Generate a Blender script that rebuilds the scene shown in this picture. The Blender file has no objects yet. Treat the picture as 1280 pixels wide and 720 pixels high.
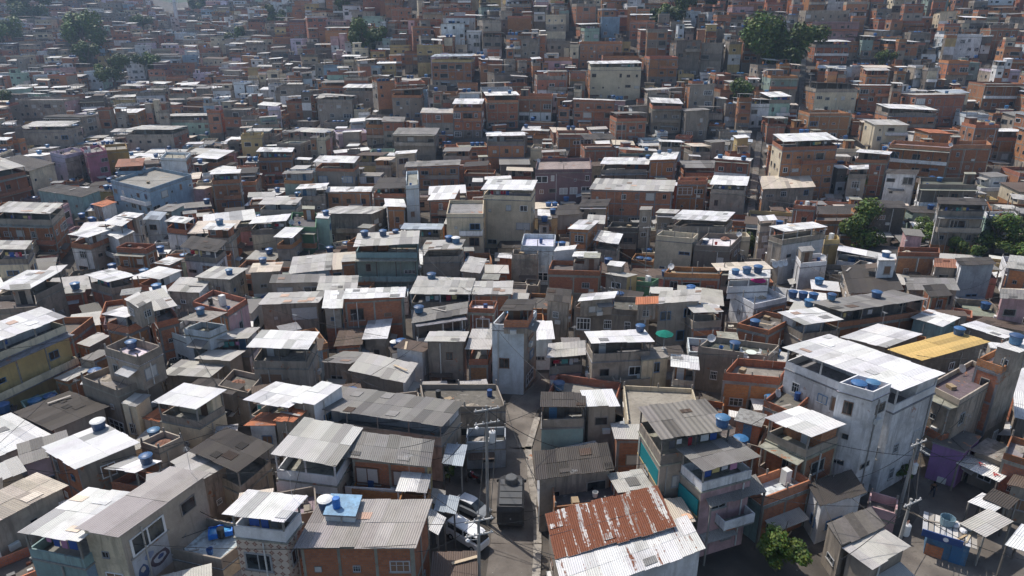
import bpy, math, random
import numpy as np
from mathutils import Vector, Matrix, noise as mnoise
rad = math.radians
RND = random.Random(11)
scene = bpy.context.scene
COL = scene.collection

# ------------------------------------------------------------------ camera geometry
CAM_H, PITCH, FOC = 42.0, rad(21.0), 865.0
CP, SP = math.cos(PITCH), math.sin(PITCH)
def ray(px, py):
    u = (px - 640) / FOC; v = (360 - py) / FOC
    return (u, CP + v * SP, -SP + v * CP)
def proj(x, y, z):
    dz = z - CAM_H
    d = y * CP - dz * SP
    return 640 + FOC * x / d, 360 - FOC * (y * SP + dz * CP) / d, d
ZR = np.array([(-240, 0), (165, 0), (198, 5), (245, 16), (342, 43), (408, 66), (504, 101), (670, 120), (4000, 70)], float)
ZL = np.array([(-240, 0), (240, 0), (300, 2), (380, 7), (504, 23), (654, 44), (840, 79), (1000, 86), (4000, 50)], float)
def terrain(x, y):
    x = np.asarray(x, float); y = np.asarray(y, float)
    a = x / np.maximum(y, 1.0)
    w = np.clip((a + 0.42) / 0.40, 0, 1); w = w * w * (3 - 2 * w)
    zr = np.interp(y, ZR[:, 0], ZR[:, 1]); zl = np.interp(y, ZL[:, 0], ZL[:, 1])
    dip = 1 - 0.42 * np.exp(-((a + 0.455) / 0.035) ** 2) * np.clip((y - 500) / 170, 0, 1)
    bump = 1.2 * np.sin(x * 0.045 + 1.0) * np.cos(y * 0.038) * np.clip((y - 160) / 60, 0, 1)
    return (zl * dip) * (1 - w) + zr * w + bump
def ter(x, y): return float(terrain(x, y))
TT = np.concatenate([np.arange(20, 300, 0.5), np.arange(300, 1000, 2.0)])
def hit(px, py, h):
    """where the ray of a photo pixel meets the surface h above the ground"""
    dx, dy, dz = ray(px, py)
    xs, ys, zs = dx * TT, dy * TT, CAM_H + dz * TT
    s = zs - (terrain(xs, ys) + h)
    k = np.where(s < 0)[0]
    if len(k) == 0: t = 900.0
    else:
        i = k[0]
        if i == 0: t = TT[0]
        else:
            t = TT[i-1] + (TT[i] - TT[i-1]) * s[i-1] / (s[i-1] - s[i])
    return Vector((dx * t, dy * t, CAM_H + dz * t))
def onplane(px, py, z):
    dx, dy, dz = ray(px, py)
    t = (z - CAM_H) / dz
    return Vector((dx * t, dy * t, z))

# ------------------------------------------------------------------ materials
def newmat(name):
    m = bpy.data.materials.new(name); m.use_nodes = True
    nt = m.node_tree; nt.nodes.clear()
    return m, nt
class N:
    def __init__(s, nt): s.nt = nt
    def n(s, t, **kw):
        x = s.nt.nodes.new(t)
        for k, v in kw.items():
            if k.startswith('i_'):
                key = k[2:]
                key = int(key) if key.isdigit() else key.replace('_', ' ')
                x.inputs[key].default_value = v
            else: setattr(x, k, v)
        return x
    def l(s, a, b): s.nt.links.new(a, b)
    def mix(s, fac, a, b, mode='MIX'):
        x = s.n('ShaderNodeMix', data_type='RGBA', blend_type=mode)
        for sock, v in ((x.inputs[0], fac), (x.inputs[6], a), (x.inputs[7], b)):
            if isinstance(v, bpy.types.NodeSocket): s.l(v, sock)
            elif isinstance(v, tuple): sock.default_value = (v[0], v[1], v[2], 1)
            else: sock.default_value = v
        return x.outputs[2]
    def math(s, op, a, b=0.0, c=None):
        x = s.n('ShaderNodeMath', operation=op)
        for i, v in enumerate((a, b) if c is None else (a, b, c)):
            if isinstance(v, bpy.types.NodeSocket): s.l(v, x.inputs[i])
            else: x.inputs[i].default_value = v
        return x.outputs[0]
    def ramp(s, fac, lo, hi, tolo=0.0, tohi=1.0):
        x = s.n('ShaderNodeMapRange', interpolation_type='SMOOTHSTEP')
        s.l(fac, x.inputs[0])
        for i, v in zip((1, 2, 3, 4), (lo, hi, tolo, tohi)): x.inputs[i].default_value = v
        return x.outputs[0]
    def noise(s, vec, scale, detail=4, rough=0.6):
        x = s.n('ShaderNodeTexNoise'); s.l(vec, x.inputs['Vector'])
        x.inputs['Scale'].default_value = scale; x.inputs['Detail'].default_value = detail
        x.inputs['Roughness'].default_value = rough
        return x.outputs[0]
    def scale(s, vec, v):
        x = s.n('ShaderNodeVectorMath', operation='MULTIPLY'); s.l(vec, x.inputs[0]); x.inputs[1].default_value = v
        return x.outputs[0]
    def out(s, base, rough=0.85, metal=0.0, bump=None, bstr=0.3, bdist=0.02, spec=0.3):
        p = s.n('ShaderNodeBsdfPrincipled'); o = s.n('ShaderNodeOutputMaterial')
        for key, v in (('Base Color', base), ('Roughness', rough), ('Metallic', metal)):
            if isinstance(v, bpy.types.NodeSocket): s.l(v, p.inputs[key])
            elif isinstance(v, tuple): p.inputs[key].default_value = (v[0], v[1], v[2], 1)
            else: p.inputs[key].default_value = v
        p.inputs['Specular IOR Level'].default_value = spec
        if bump is not None:
            b = s.n('ShaderNodeBump'); b.inputs['Strength'].default_value = bstr; b.inputs['Distance'].default_value = bdist
            s.l(bump, b.inputs['Height']); s.l(b.outputs[0], p.inputs['Normal'])
        s.l(p.outputs[0], o.inputs[0])
        return p
def base_nodes(name):
    m, nt = newmat(name); g = N(nt)
    at = g.n('ShaderNodeAttribute', attribute_name='col')
    pos = g.n('ShaderNodeNewGeometry').outputs['Position']
    uv = g.n('ShaderNodeUVMap', uv_map='uv').outputs[0]
    return m, g, at, pos, uv
M = {}
def mk_paint():
    m, g, at, pos, uv = base_nodes('painted_render')
    n1 = g.noise(pos, 0.55, 5, 0.65); n2 = g.noise(pos, 3.2, 4, 0.7)
    st = g.noise(g.scale(pos, (2.2, 2.2, 0.22)), 1.0, 4, 0.6)
    a = g.math('MULTIPLY', g.ramp(n1, 0.42, 0.66), 0.75)
    b = g.math('MULTIPLY', g.ramp(st, 0.46, 0.68), 0.9)
    f = g.math('MULTIPLY', g.math('MAXIMUM', a, b), at.outputs['Alpha'])
    grime = g.mix(0.82, at.outputs[0], (0.07, 0.062, 0.055))
    c = g.mix(f, at.outputs[0], grime)
    c = g.mix(g.math('MULTIPLY', g.ramp(n2, 0.3, 0.75), 0.35), c, g.mix(0.55, c, (0.26, 0.235, 0.21)))
    bare = g.ramp(g.noise(pos, 0.9, 6, 0.7), 0.63, 0.68)
    c = g.mix(g.math('MULTIPLY', bare, g.math('MULTIPLY', at.outputs['Alpha'], 0.7)), c, (0.23, 0.21, 0.19))
    big = g.noise(pos, 0.28, 4, 0.6)
    c = g.mix(g.ramp(big, 0.35, 0.68, 0.0, 0.5), c, g.mix(1.0, c, (0.62, 0.60, 0.58), 'MULTIPLY'))
    pale = g.ramp(g.noise(g.scale(pos, (1.3, 1.3, 0.8)), 1.1, 5, 0.7), 0.60, 0.68)
    c = g.mix(g.math('MULTIPLY', pale, g.math('MULTIPLY', at.outputs['Alpha'], 0.6)), c, g.mix(0.5, c, (0.50, 0.47, 0.43)))
    exposed = g.ramp(g.noise(pos, 0.42, 5, 0.72), 0.635, 0.655)
    c = g.mix(g.math('MULTIPLY', exposed, g.ramp(at.outputs['Alpha'], 0.55, 0.6)), c, (0.30, 0.135, 0.072))
    g.out(c, 0.88, bump=n2, bstr=0.25, bdist=0.03)
    return m
def mk_brick():
    m, g, at, pos, uv = base_nodes('hollow_brick')
    br = g.n('ShaderNodeTexBrick', offset=0.5)
    g.l(uv, br.inputs['Vector'])
    br.inputs['Scale'].default_value = 1.0; br.inputs['Brick Width'].default_value = 0.30; br.inputs['Row Height'].default_value = 0.21
    br.inputs['Mortar Size'].default_value = 0.016; br.inputs['Bias'].default_value = -0.1
    br.inputs['Color1'].default_value = (0.50, 0.200, 0.088, 1); br.inputs['Color2'].default_value = (0.37, 0.142, 0.064, 1)
    br.inputs['Mortar'].default_value = (0.27, 0.20, 0.16, 1)
    c = g.mix(1.0, br.outputs[0], at.outputs[0], 'MULTIPLY')
    n1 = g.noise(pos, 0.5, 5, 0.65); st = g.noise(g.scale(pos, (1.8, 1.8, 0.25)), 1.0, 4, 0.6)
    f = g.math('MULTIPLY', g.math('MAXIMUM', g.math('MULTIPLY', g.ramp(n1, 0.42, 0.72), 0.6), g.math('MULTIPLY', g.ramp(st, 0.5, 0.74), 0.7)), at.outputs['Alpha'])
    c = g.mix(f, c, g.mix(0.75, c, (0.075, 0.062, 0.055)))
    pl = g.ramp(g.noise(pos, 0.8, 6, 0.7), 0.60, 0.66)
    c = g.mix(g.math('MULTIPLY', pl, 0.55), c, (0.25, 0.215, 0.185))
    g.out(c, 0.9, bump=br.outputs[1], bstr=0.35, bdist=-0.02)
    return m
def mk_sheet(name, period, amp, rust=0.0):
    m, g, at, pos, uv = base_nodes(name)
    sx = g.n('ShaderNodeSeparateXYZ'); g.l(uv, sx.inputs[0])
    wave = g.math('SINE', g.math('MULTIPLY', sx.outputs[0], 2 * math.pi / period))
    n1 = g.noise(pos, 0.35, 5, 0.65); n2 = g.noise(pos, 2.5, 5, 0.7)
    str_ = g.noise(g.scale(uv, (6.0, 0.35, 1.0)), 1.0, 4, 0.65)
    f = g.math('MULTIPLY', g.math('MAXIMUM', g.ramp(n1, 0.46, 0.75), g.math('MULTIPLY', g.ramp(str_, 0.5, 0.75), 0.8)), at.outputs['Alpha'])
    c = g.mix(g.math('MULTIPLY', f, 0.75), at.outputs[0], g.mix(0.7, at.outputs[0], (0.10, 0.085, 0.07)))
    c = g.mix(g.math('MULTIPLY', g.ramp(n2, 0.55, 0.8), 0.3), c, g.mix(0.6, c, (0.16, 0.12, 0.09)))
    if rust:
        r1 = g.noise(g.scale(uv, (1.9, 0.13, 1.0)), 1.0, 6, 0.62)
        r2 = g.noise(uv, 3.0, 5, 0.7)
        rr = g.ramp(g.math('ADD', g.math('MULTIPLY', r1, 1.0), g.math('MULTIPLY', r2, 0.35)), rust, rust + 0.06)
        rc = g.mix(r2, (0.085, 0.030, 0.017), (0.24, 0.085, 0.042))
        c = g.mix(rr, c, rc)
    dark = g.ramp(wave, -1.0, -0.55, 0.80, 1.0)
    cm = g.n('ShaderNodeCombineColor'); [g.l(dark, cm.inputs[i]) for i in range(3)]
    g.out(c, 0.68, bump=wave, bstr=0.7, bdist=amp, spec=0.2)
    return m
def mk_plain(name, rough=0.6, metal=0.0, spec=0.4):
    m, g, at, pos, uv = base_nodes(name)
    n2 = g.noise(pos, 4.0, 4, 0.6)
    c = g.mix(g.math('MULTIPLY', g.ramp(n2, 0.45, 0.8), 0.35), at.outputs[0], g.mix(0.6, at.outputs[0], (0.12, 0.10, 0.09)))
    g.out(c, rough, metal, spec=spec)
    return m
def mk_glass():
    m, nt = newmat('dark_window_pane'); g = N(nt)
    pos = g.n('ShaderNodeNewGeometry').outputs['Position']
    n = g.noise(pos, 0.8, 2)
    g.out(g.mix(g.ramp(n, 0.4, 0.65), (0.012, 0.015, 0.018), (0.05, 0.06, 0.065)), 0.2, spec=0.5)
    return m
def mk_ground(name, c1, c2, c3, cracks=True):
    m, nt = newmat(name); g = N(nt)
    pos = g.n('ShaderNodeNewGeometry').outputs['Position']
    n1 = g.noise(pos, 0.25, 6, 0.65); n2 = g.noise(pos, 2.0, 6, 0.7); n3 = g.noise(pos, 14.0, 3, 0.6)
    c = g.mix(g.ramp(n1, 0.38, 0.64), c1, c2)
    c = g.mix(g.math('MULTIPLY', g.ramp(n2, 0.5, 0.72), 0.7), c, c3)
    if cracks:
        v = g.n('ShaderNodeTexVoronoi', feature='DISTANCE_TO_EDGE'); g.l(pos, v.inputs['Vector']); v.inputs['Scale'].default_value = 0.42
        c = g.mix(g.math('MULTIPLY', g.ramp(v.outputs[0], 0.0, 0.018, 1.0, 0.0), 0.55), c, (0.03, 0.028, 0.026))
    v2 = g.n('ShaderNodeTexVoronoi'); g.l(pos, v2.inputs['Vector']); v2.inputs['Scale'].default_value = 1.7
    lit = g.ramp(v2.outputs['Distance'], 0.10, 0.15, 1.0, 0.0)
    sel = g.ramp(g.noise(pos, 1.1, 2), 0.56, 0.6)
    c = g.mix(g.math('MULTIPLY', lit, sel), c, g.mix(g.ramp(g.noise(pos, 5.0, 2), .4, .6), (.03, .028, .026), (.36, .34, .31)))
    g.out(c, 0.92, bump=n3, bstr=0.3, bdist=0.03)
    return m
def mk_leaf():
    m, g, at, pos, uv = base_nodes('leaf_green')
    oi = g.n('ShaderNodeObjectInfo')
    n = g.noise(pos, 0.8, 3)
    c = g.mix(g.ramp(n, 0.35, 0.7), at.outputs[0], g.mix(1.0, at.outputs[0], (1.5, 1.25, 0.8), 'MULTIPLY'))
    p = g.out(c, 0.6, spec=0.25)
    return m
def mk_diamond():
    m, g, at, pos, uv = base_nodes('diamond_tile_cladding')
    sx = g.n('ShaderNodeSeparateXYZ'); g.l(uv, sx.inputs[0])
    k = 2 * math.pi / 0.62
    a = g.math('ABSOLUTE', g.math('SINE', g.math('MULTIPLY', sx.outputs[0], k / 2)))
    b = g.math('ABSOLUTE', g.math('SINE', g.math('MULTIPLY', sx.outputs[1], k / 2)))
    f = g.ramp(g.math('ADD', a, b), 0.92, 1.02)
    c = g.mix(f, (0.24, 0.13, 0.10), (0.52, 0.44, 0.37))
    f2 = g.ramp(g.math('ADD', a, b), 0.36, 0.42)
    c = g.mix(f2, (0.50, 0.36, 0.30), c)
    n = g.noise(pos, 1.2, 4)
    c = g.mix(g.math('MULTIPLY', g.ramp(n, 0.5, 0.8), 0.4), c, (0.16, 0.13, 0.11))
    g.out(c, 0.5)
    return m
M['paint'] = mk_paint(); M['brick'] = mk_brick()
M['sheet'] = mk_sheet('corrugated_sheet', 0.177, 0.03)
M['trap'] = mk_sheet('wide_ribbed_sheet', 0.52, 0.05)
M['rust'] = mk_sheet('rusted_sheet', 0.177, 0.03, 0.57)
M['halfrust'] = mk_sheet('half_rusted_sheet', 0.177, 0.03, 0.76)
M['tile'] = mk_sheet('clay_tile', 0.24, 0.05)
M['plain'] = mk_plain('painted_metal'); M['plastic'] = mk_plain('tank_plastic', 0.42)
M['gloss'] = mk_plain('car_paint', 0.25, 0.0, 0.6)
M['glass'] = mk_glass(); M['diamond'] = mk_diamond(); M['leaf'] = mk_leaf()
M['ground'] = mk_ground('dirty_ground', (0.06, 0.053, 0.046), (0.115, 0.10, 0.085), (0.035, 0.031, 0.028), False)
M['street'] = mk_ground('old_concrete_street', (0.115, 0.100, 0.088), (0.20, 0.178, 0.155), (0.062, 0.055, 0.05), False)
M['cloth'] = mk_plain('cloth', 0.95, spec=0.1)

# ------------------------------------------------------------------ mesh collector
class MB:
    def __init__(s):
        s.co = []; s.fa = []; s.mt = []; s.cl = []; s.uv = []; s.names = {}
    def face(s, pts, mat, col, uvs=None):
        i = len(s.co); n = len(pts)
        s.co.extend(pts); s.fa.append(tuple(range(i, i + n)))
        s.mt.append(s.names.setdefault(mat, len(s.names)))
        s.cl.append((col, n))
        if uvs is None:
            p0 = pts[0]; p1 = pts[1]; p3 = pts[-1]
            w = math.dist(p0, p1); h = math.dist(p0, p3)
            o = p0[0] * 0.37 + p0[1] * 0.61
            if n == 4: uvs = ((o, p0[2]), (o + w, p0[2]), (o + w, p0[2] + h), (o, p0[2] + h))
            else: uvs = tuple((p[0], p[1]) for p in pts)
        s.uv.extend(uvs)
    def hexa(s, b, t, mat, col, top=None, topcol=None, bottom=True):
        """b, t: four corners each, counter-clockwise from above"""
        for k in range(4):
            j = (k + 1) % 4
            s.face((b[k], b[j], t[j], t[k]), mat, col)
        s.face((t[0], t[1], t[2], t[3]), top or mat, topcol or col)
        if bottom: s.face((b[3], b[2], b[1], b[0]), top or mat, topcol or col)
    def box(s, x0, x1, y0, y1, z0, z1, mat, col):
        b = ((x0, y0, z0), (x1, y0, z0), (x1, y1, z0), (x0, y1, z0)); t = tuple((p[0], p[1], z1) for p in b)
        s.hexa(b, t, mat, col)
    def tube(s, a, b, r0, r1, mat, col, n=8, caps=True):
        a = Vector(a); b = Vector(b); d = (b - a).normalized()
        x = d.cross(Vector((0, 0, 1)))
        if x.length < 1e-3: x = Vector((1, 0, 0))
        x.normalize(); y = d.cross(x)
        ra = []; rb = []
        for k in range(n):
            w = 2 * math.pi * k / n; v = x * math.cos(w) + y * math.sin(w)
            ra.append(tuple(a + v * r0)); rb.append(tuple(b + v * r1))
        for k in range(n):
            j = (k + 1) % n; s.face((ra[j], ra[k], rb[k], rb[j]), mat, col)
        if caps:
            s.face(tuple(rb[::-1]), mat, col); s.face(tuple(ra), mat, col)
    def lathe(s, prof, mat, col, n=14, c=(0, 0, 0)):
        for (r0, z0), (r1, z1) in zip(prof, prof[1:]):
            for k in range(n):
                w0 = 2 * math.pi * k / n; w1 = 2 * math.pi * (k + 1) / n
                p = [(c[0] + r0 * math.cos(w0), c[1] + r0 * math.sin(w0), c[2] + z0), (c[0] + r0 * math.cos(w1), c[1] + r0 * math.sin(w1), c[2] + z0),
                     (c[0] + r1 * math.cos(w1), c[1] + r1 * math.sin(w1), c[2] + z1), (c[0] + r1 * math.cos(w0), c[1] + r1 * math.sin(w0), c[2] + z1)]
                if r1 < 1e-4: p = p[:3]
                if r0 < 1e-4: p = [p[0], p[2], p[3]]
                s.face(tuple(p), mat, col, tuple((q[0], q[2]) for q in p))
    def mesh(s, name):
        me = bpy.data.meshes.new(name)
        me.from_pydata(s.co, [], s.fa)
        for k in s.names: me.materials.append(M[k])
        me.polygons.foreach_set('material_index', np.array(s.mt, dtype=np.int32))
        at = me.color_attributes.new('col', 'FLOAT_COLOR', 'CORNER')
        cols = np.repeat(np.array([c if len(c) == 4 else (*c, 0.5) for c, n in s.cl], dtype=np.float32), [n for c, n in s.cl], axis=0)
        at.data.foreach_set('color', cols.ravel())
        uv = me.uv_layers.new(name='uv')
        uv.data.foreach_set('uv', np.array(s.uv, dtype=np.float32).ravel())
        me.update()
        return me
    def obj(s, name, parent=None, loc=None):
        if not s.fa: return None
        o = bpy.data.objects.new(name, s.mesh(name)); COL.objects.link(o)
        if parent is not None: o.parent = parent
        if loc is not None: o.location = loc
        return o
def smooth(o):
    o.data.polygons.foreach_set('use_smooth', np.ones(len(o.data.polygons), dtype=bool)); return o
def link(name, me, parent=None, loc=(0, 0, 0), rz=0.0, sc=None):
    o = bpy.data.objects.new(name, me); COL.objects.link(o)
    o.parent = parent; o.location = loc; o.rotation_euler = (0, 0, rz)
    if sc: o.scale = sc
    return o
USED = {}
def tag(o, label=None, cat=None, group=None, kind=None):
    if label:
        o['label'] = label; USED[label] = USED.get(label, 0) + 1
    if cat: o['category'] = cat
    if group: o['group'] = group
    if kind: o['kind'] = kind
    return o
def thing(name, label, cat, loc=(0, 0, 0), rz=0.0, group=None):
    o = bpy.data.objects.new(name, None); COL.objects.link(o)
    o.empty_display_size = 0.5
    o.location = loc; o.rotation_euler = (0, 0, rz)
    return tag(o, label, cat, group)
# ------------------------------------------------------------------ colours
WALL = {'c': ((.385, .33, .27), 'bare concrete'), 'c2': ((.23, .195, .16), 'dark concrete'), 'c3': ((.135, .12, .105), 'blackened concrete'),
        'w': ((.76, .76, .77), 'white'), 'k': ((.68, .59, .43), 'cream'), 'e': ((.75, .63, .45), 'beige'), 'p': ((.60, .38, .39), 'pink'),
        'm': ((.20, .125, .135), 'mauve'), 'u': ((.27, .38, .49), 'blue'), 'q': ((.66, .73, .78), 'pale blue'), 't': ((.27, .40, .40), 'turquoise'),
        'n': ((.27, .36, .32), 'sage green'), 'y': ((.56, .42, .19), 'yellow'), 'o': ((.46, .27, .07), 'ochre'), 'v': ((.30, .16, .38), 'violet'),
        'l': ((.68, .58, .70), 'lilac'), 'r': ((.40, .15, .21), 'magenta'), 'G': ((.12, .27, .15), 'green'), 'i': ((.42, .60, .50), 'mint'),
        'b': ((1, 1, 1), 'bare brick'), 'D': ((1, 1, 1), 'patterned tile'), 'z': ((.38, .42, .46), 'blue grey'), 'f': ((.42, .16, .08), 'orange')}
ROOF = {'w': ((.66, .655, .65), 'white sheet roof', 'sheet'), 'l': ((.44, .425, .40), 'pale grey roof', 'sheet'), 'g': ((.215, .205, .195), 'grey corrugated roof', 'sheet'),
        'd': ((.062, .054, .049), 'dark weathered roof', 'sheet'), 'n': ((.115, .085, .068), 'brown roof', 'sheet'), 'o': ((.46, .17, .085), 'orange tiled roof', 'tile'),
        'y': ((.58, .40, .15), 'yellow sheet roof', 'tile'), 's': ((.34, .38, .43), 'blue grey sheet roof', 'sheet'), 'x': ((.50, .49, .47), 'rusty sheet roof', 'rust'),
        'h': ((.60, .60, .59), 'half rusted white sheet roof', 'halfrust'), 'k': ((.56, .49, .41), 'tan roof', 'sheet'), 'j': ((.30, .14, .09), 'terracotta roof', 'tile'),
        'c': ((.29, .27, .245), 'bare concrete slab', 'paint'), 'W': ((.74, .74, .74), 'white slab', 'paint'), 'U': ((.28, .48, .68), 'pale blue slab', 'paint'),
        'a': ((.20, .185, .165), 'ribbed grey roof', 'trap'), 'C': ((.125, .115, .105), 'dark slab', 'paint'), 'P': ((.36, .33, .315), 'warm grey corrugated roof', 'sheet')}
def wallmat(k, r):
    c = WALL[k][0]; j = r.uniform(0.68, 1.22) if k[0] == 'c' else r.uniform(.86, 1.1)
    if k == 'b': j *= r.uniform(.72, 1.08); return 'brick', (j, j * r.uniform(.86, 1.12), j * r.uniform(.82, 1.15), r.uniform(.45, 1))
    if k == 'D': return 'diamond', (1, 1, 1, .5)
    return 'paint', (min(c[0] * j, .82), min(c[1] * j, .82), min(c[2] * j, .82), r.uniform(.35, .95) if k[0] == 'c' else r.uniform(.2, .62))

# ------------------------------------------------------------------ shared small meshes
def frame_mesh(col, bars, sill=True):
    b = MB(); t = 0.06; c = (*col, .4)
    b.box(-.5, -.5 + t, -.07, 0.0, 0, 1, 'plain', c); b.box(.5 - t, .5, -.07, 0.0, 0, 1, 'plain', c)
    b.box(-.5 + t, .5 - t, -.07, 0.0, 0, t, 'plain', c); b.box(-.5 + t, .5 - t, -.07, 0.0, 1 - t, 1, 'plain', c)
    for k in range(1, bars):
        x = -.5 + k / bars; b.box(x - .02, x + .02, -.05, -.012, t, 1 - t, 'plain', c)
    if bars > 2: b.box(-.5 + t, .5 - t, -.052, -.014, .60, .63, 'plain', c)
    if sill: b.box(-.56, .56, -.12, 0.0, -.06, -.003, 'paint', (.4, .38, .35, .6))
    return b.mesh('window')
FRAMES = [frame_mesh((.75, .75, .75), 2), frame_mesh((.45, .46, .47), 3), frame_mesh((.30, .31, .32), 2), frame_mesh((.16, .09, .06), 2), frame_mesh((.72, .72, .72), 4), frame_mesh((.30, .28, .25), 1), frame_mesh((.24, .22, .20), 1, False), frame_mesh((.10, .20, .34), 2)]
_s = MB(); _s.box(-.45, .45, -.03, -.01, .05, .95, 'plain', (.22, .13, .08)); SHUT = [_s.mesh('shutter')]; _s = MB(); _s.box(-.45, .45, -.03, -.01, .05, .95, 'plain', (.46, .46, .45)); SHUT.append(_s.mesh('shutter'))
_b = MB(); _b.face(((-.46, -.012, .04), (.46, -.012, .04), (.46, -.012, .96), (-.46, -.012, .96)), 'glass', (0, 0, 0)); PANE = _b.mesh('pane')
def door_mesh(col):
    b = MB(); b.box(-.5, .5, -.05, 0.0, 0, 1, 'plain', (*col, .5)); b.box(-.42, .42, -.06, -.05, .04, .46, 'plain', tuple(x * .85 for x in col)); b.box(-.42, .42, -.06, -.05, .52, .95, 'plain', tuple(x * .85 for x in col))
    return b.mesh('door')
DOORS = [door_mesh((.17, .09, .05)), door_mesh((.6, .6, .6)), door_mesh((.10, .22, .38)), door_mesh((.03, .03, .03))]
def post_mesh(col):
    b = MB(); b.box(-.065, .065, -.065, .065, 0, 1, 'paint', (*col, .6)); return b.mesh('post')
POSTS = [post_mesh((.30, .285, .26)), post_mesh((.66, .66, .66)), post_mesh((.12, .11, .10))]
COLUMN = None

# ------------------------------------------------------------------ emitters: a thing with parts, or one shared mass
class ThingEmit:
    def __init__(s, root, lod): s.root = root; s.o = Vector(root.location); s.parts = {}; s.lod = lod; s.off = (-s.o.x, -s.o.y, -s.o.z)
    def mb(s, name):
        if name not in s.parts: s.parts[name] = MB()
        return s.parts[name]
    def rel(s, p): return (p[0] + s.off[0], p[1] + s.off[1], p[2] + s.off[2])
    def new(s):
        for k, b in list(s.parts.items()):
            if not b.fa: continue
            b.co = [s.rel(p) for p in b.co]
            b.obj(k.split('#')[0], s.root)
        s.parts = {}
    def post(s, x, y, z0, z1, style):
        link('post', POSTS[style], s.root, s.rel((x, y, z0)), 0, (1, 1, z1 - z0))
    def window(s, x, y, z, ang, w, h, style):
        f = link('window', FRAMES[style % len(FRAMES)], s.root, s.rel((x, y, z)), ang, (w, 1, h))
        k = (int(x * 7.3 + z * 3.1) % 9)
        if k < 2: link('shutter', SHUT[k], f)
        else: link('pane', PANE, f)
    def door(s, x, y, z, ang, w, h, style):
        link('door', DOORS[style % len(DOORS)], s.root, s.rel((x, y, z)), ang, (w, 1, h))
class MassEmit:
    lod = 2
    def __init__(s): s.b = MB()
    def mb(s, name): return s.b
    def post(s, x, y, z0, z1, style):
        c = ((.30, .285, .26, .5), (.66, .66, .66, .5), (.12, .11, .10, .5))[style]; q = .07
        b = ((x - q, y - q, z0), (x + q, y - q, z0), (x + q, y + q, z0), (x - q, y + q, z0)); t = tuple((p[0], p[1], z1) for p in b)
        for k in range(4):
            j = (k + 1) % 4; s.b.face((b[k], b[j], t[j], t[k]), 'paint', c)
    def window(s, x, y, z, ang, w, h, style):
        ca, sa = math.cos(ang), math.sin(ang)
        def P(u, d, v): return (x + u * ca + d * sa, y + u * sa - d * ca, z + v)
        c = ((.7, .7, .7, .4), (.42, .43, .44, .4), (.3, .3, .3, .4), (.16, .09, .06, .4), (.7, .7, .7, .4), (.28, .26, .24, .4), (.22, .2, .18, .4), (.1, .2, .34, .4))[style % 8]
        w2 = w / 2; e = .08
        s.b.hexa((P(-w2, .05, 0), P(w2, .05, 0), P(w2, 0, 0), P(-w2, 0, 0)), (P(-w2, .05, h), P(w2, .05, h), P(w2, 0, h), P(-w2, 0, h)), 'plain', c, bottom=False)
        s.b.face((P(-w2 + e, .056, e), P(w2 - e, .056, e), P(w2 - e, .056, h - e), P(-w2 + e, .056, h - e)), 'glass', (0, 0, 0))
    def door(s, x, y, z, ang, w, h, style): s.window(x, y, z, ang, w, h, style)
    def new(s): pass

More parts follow.
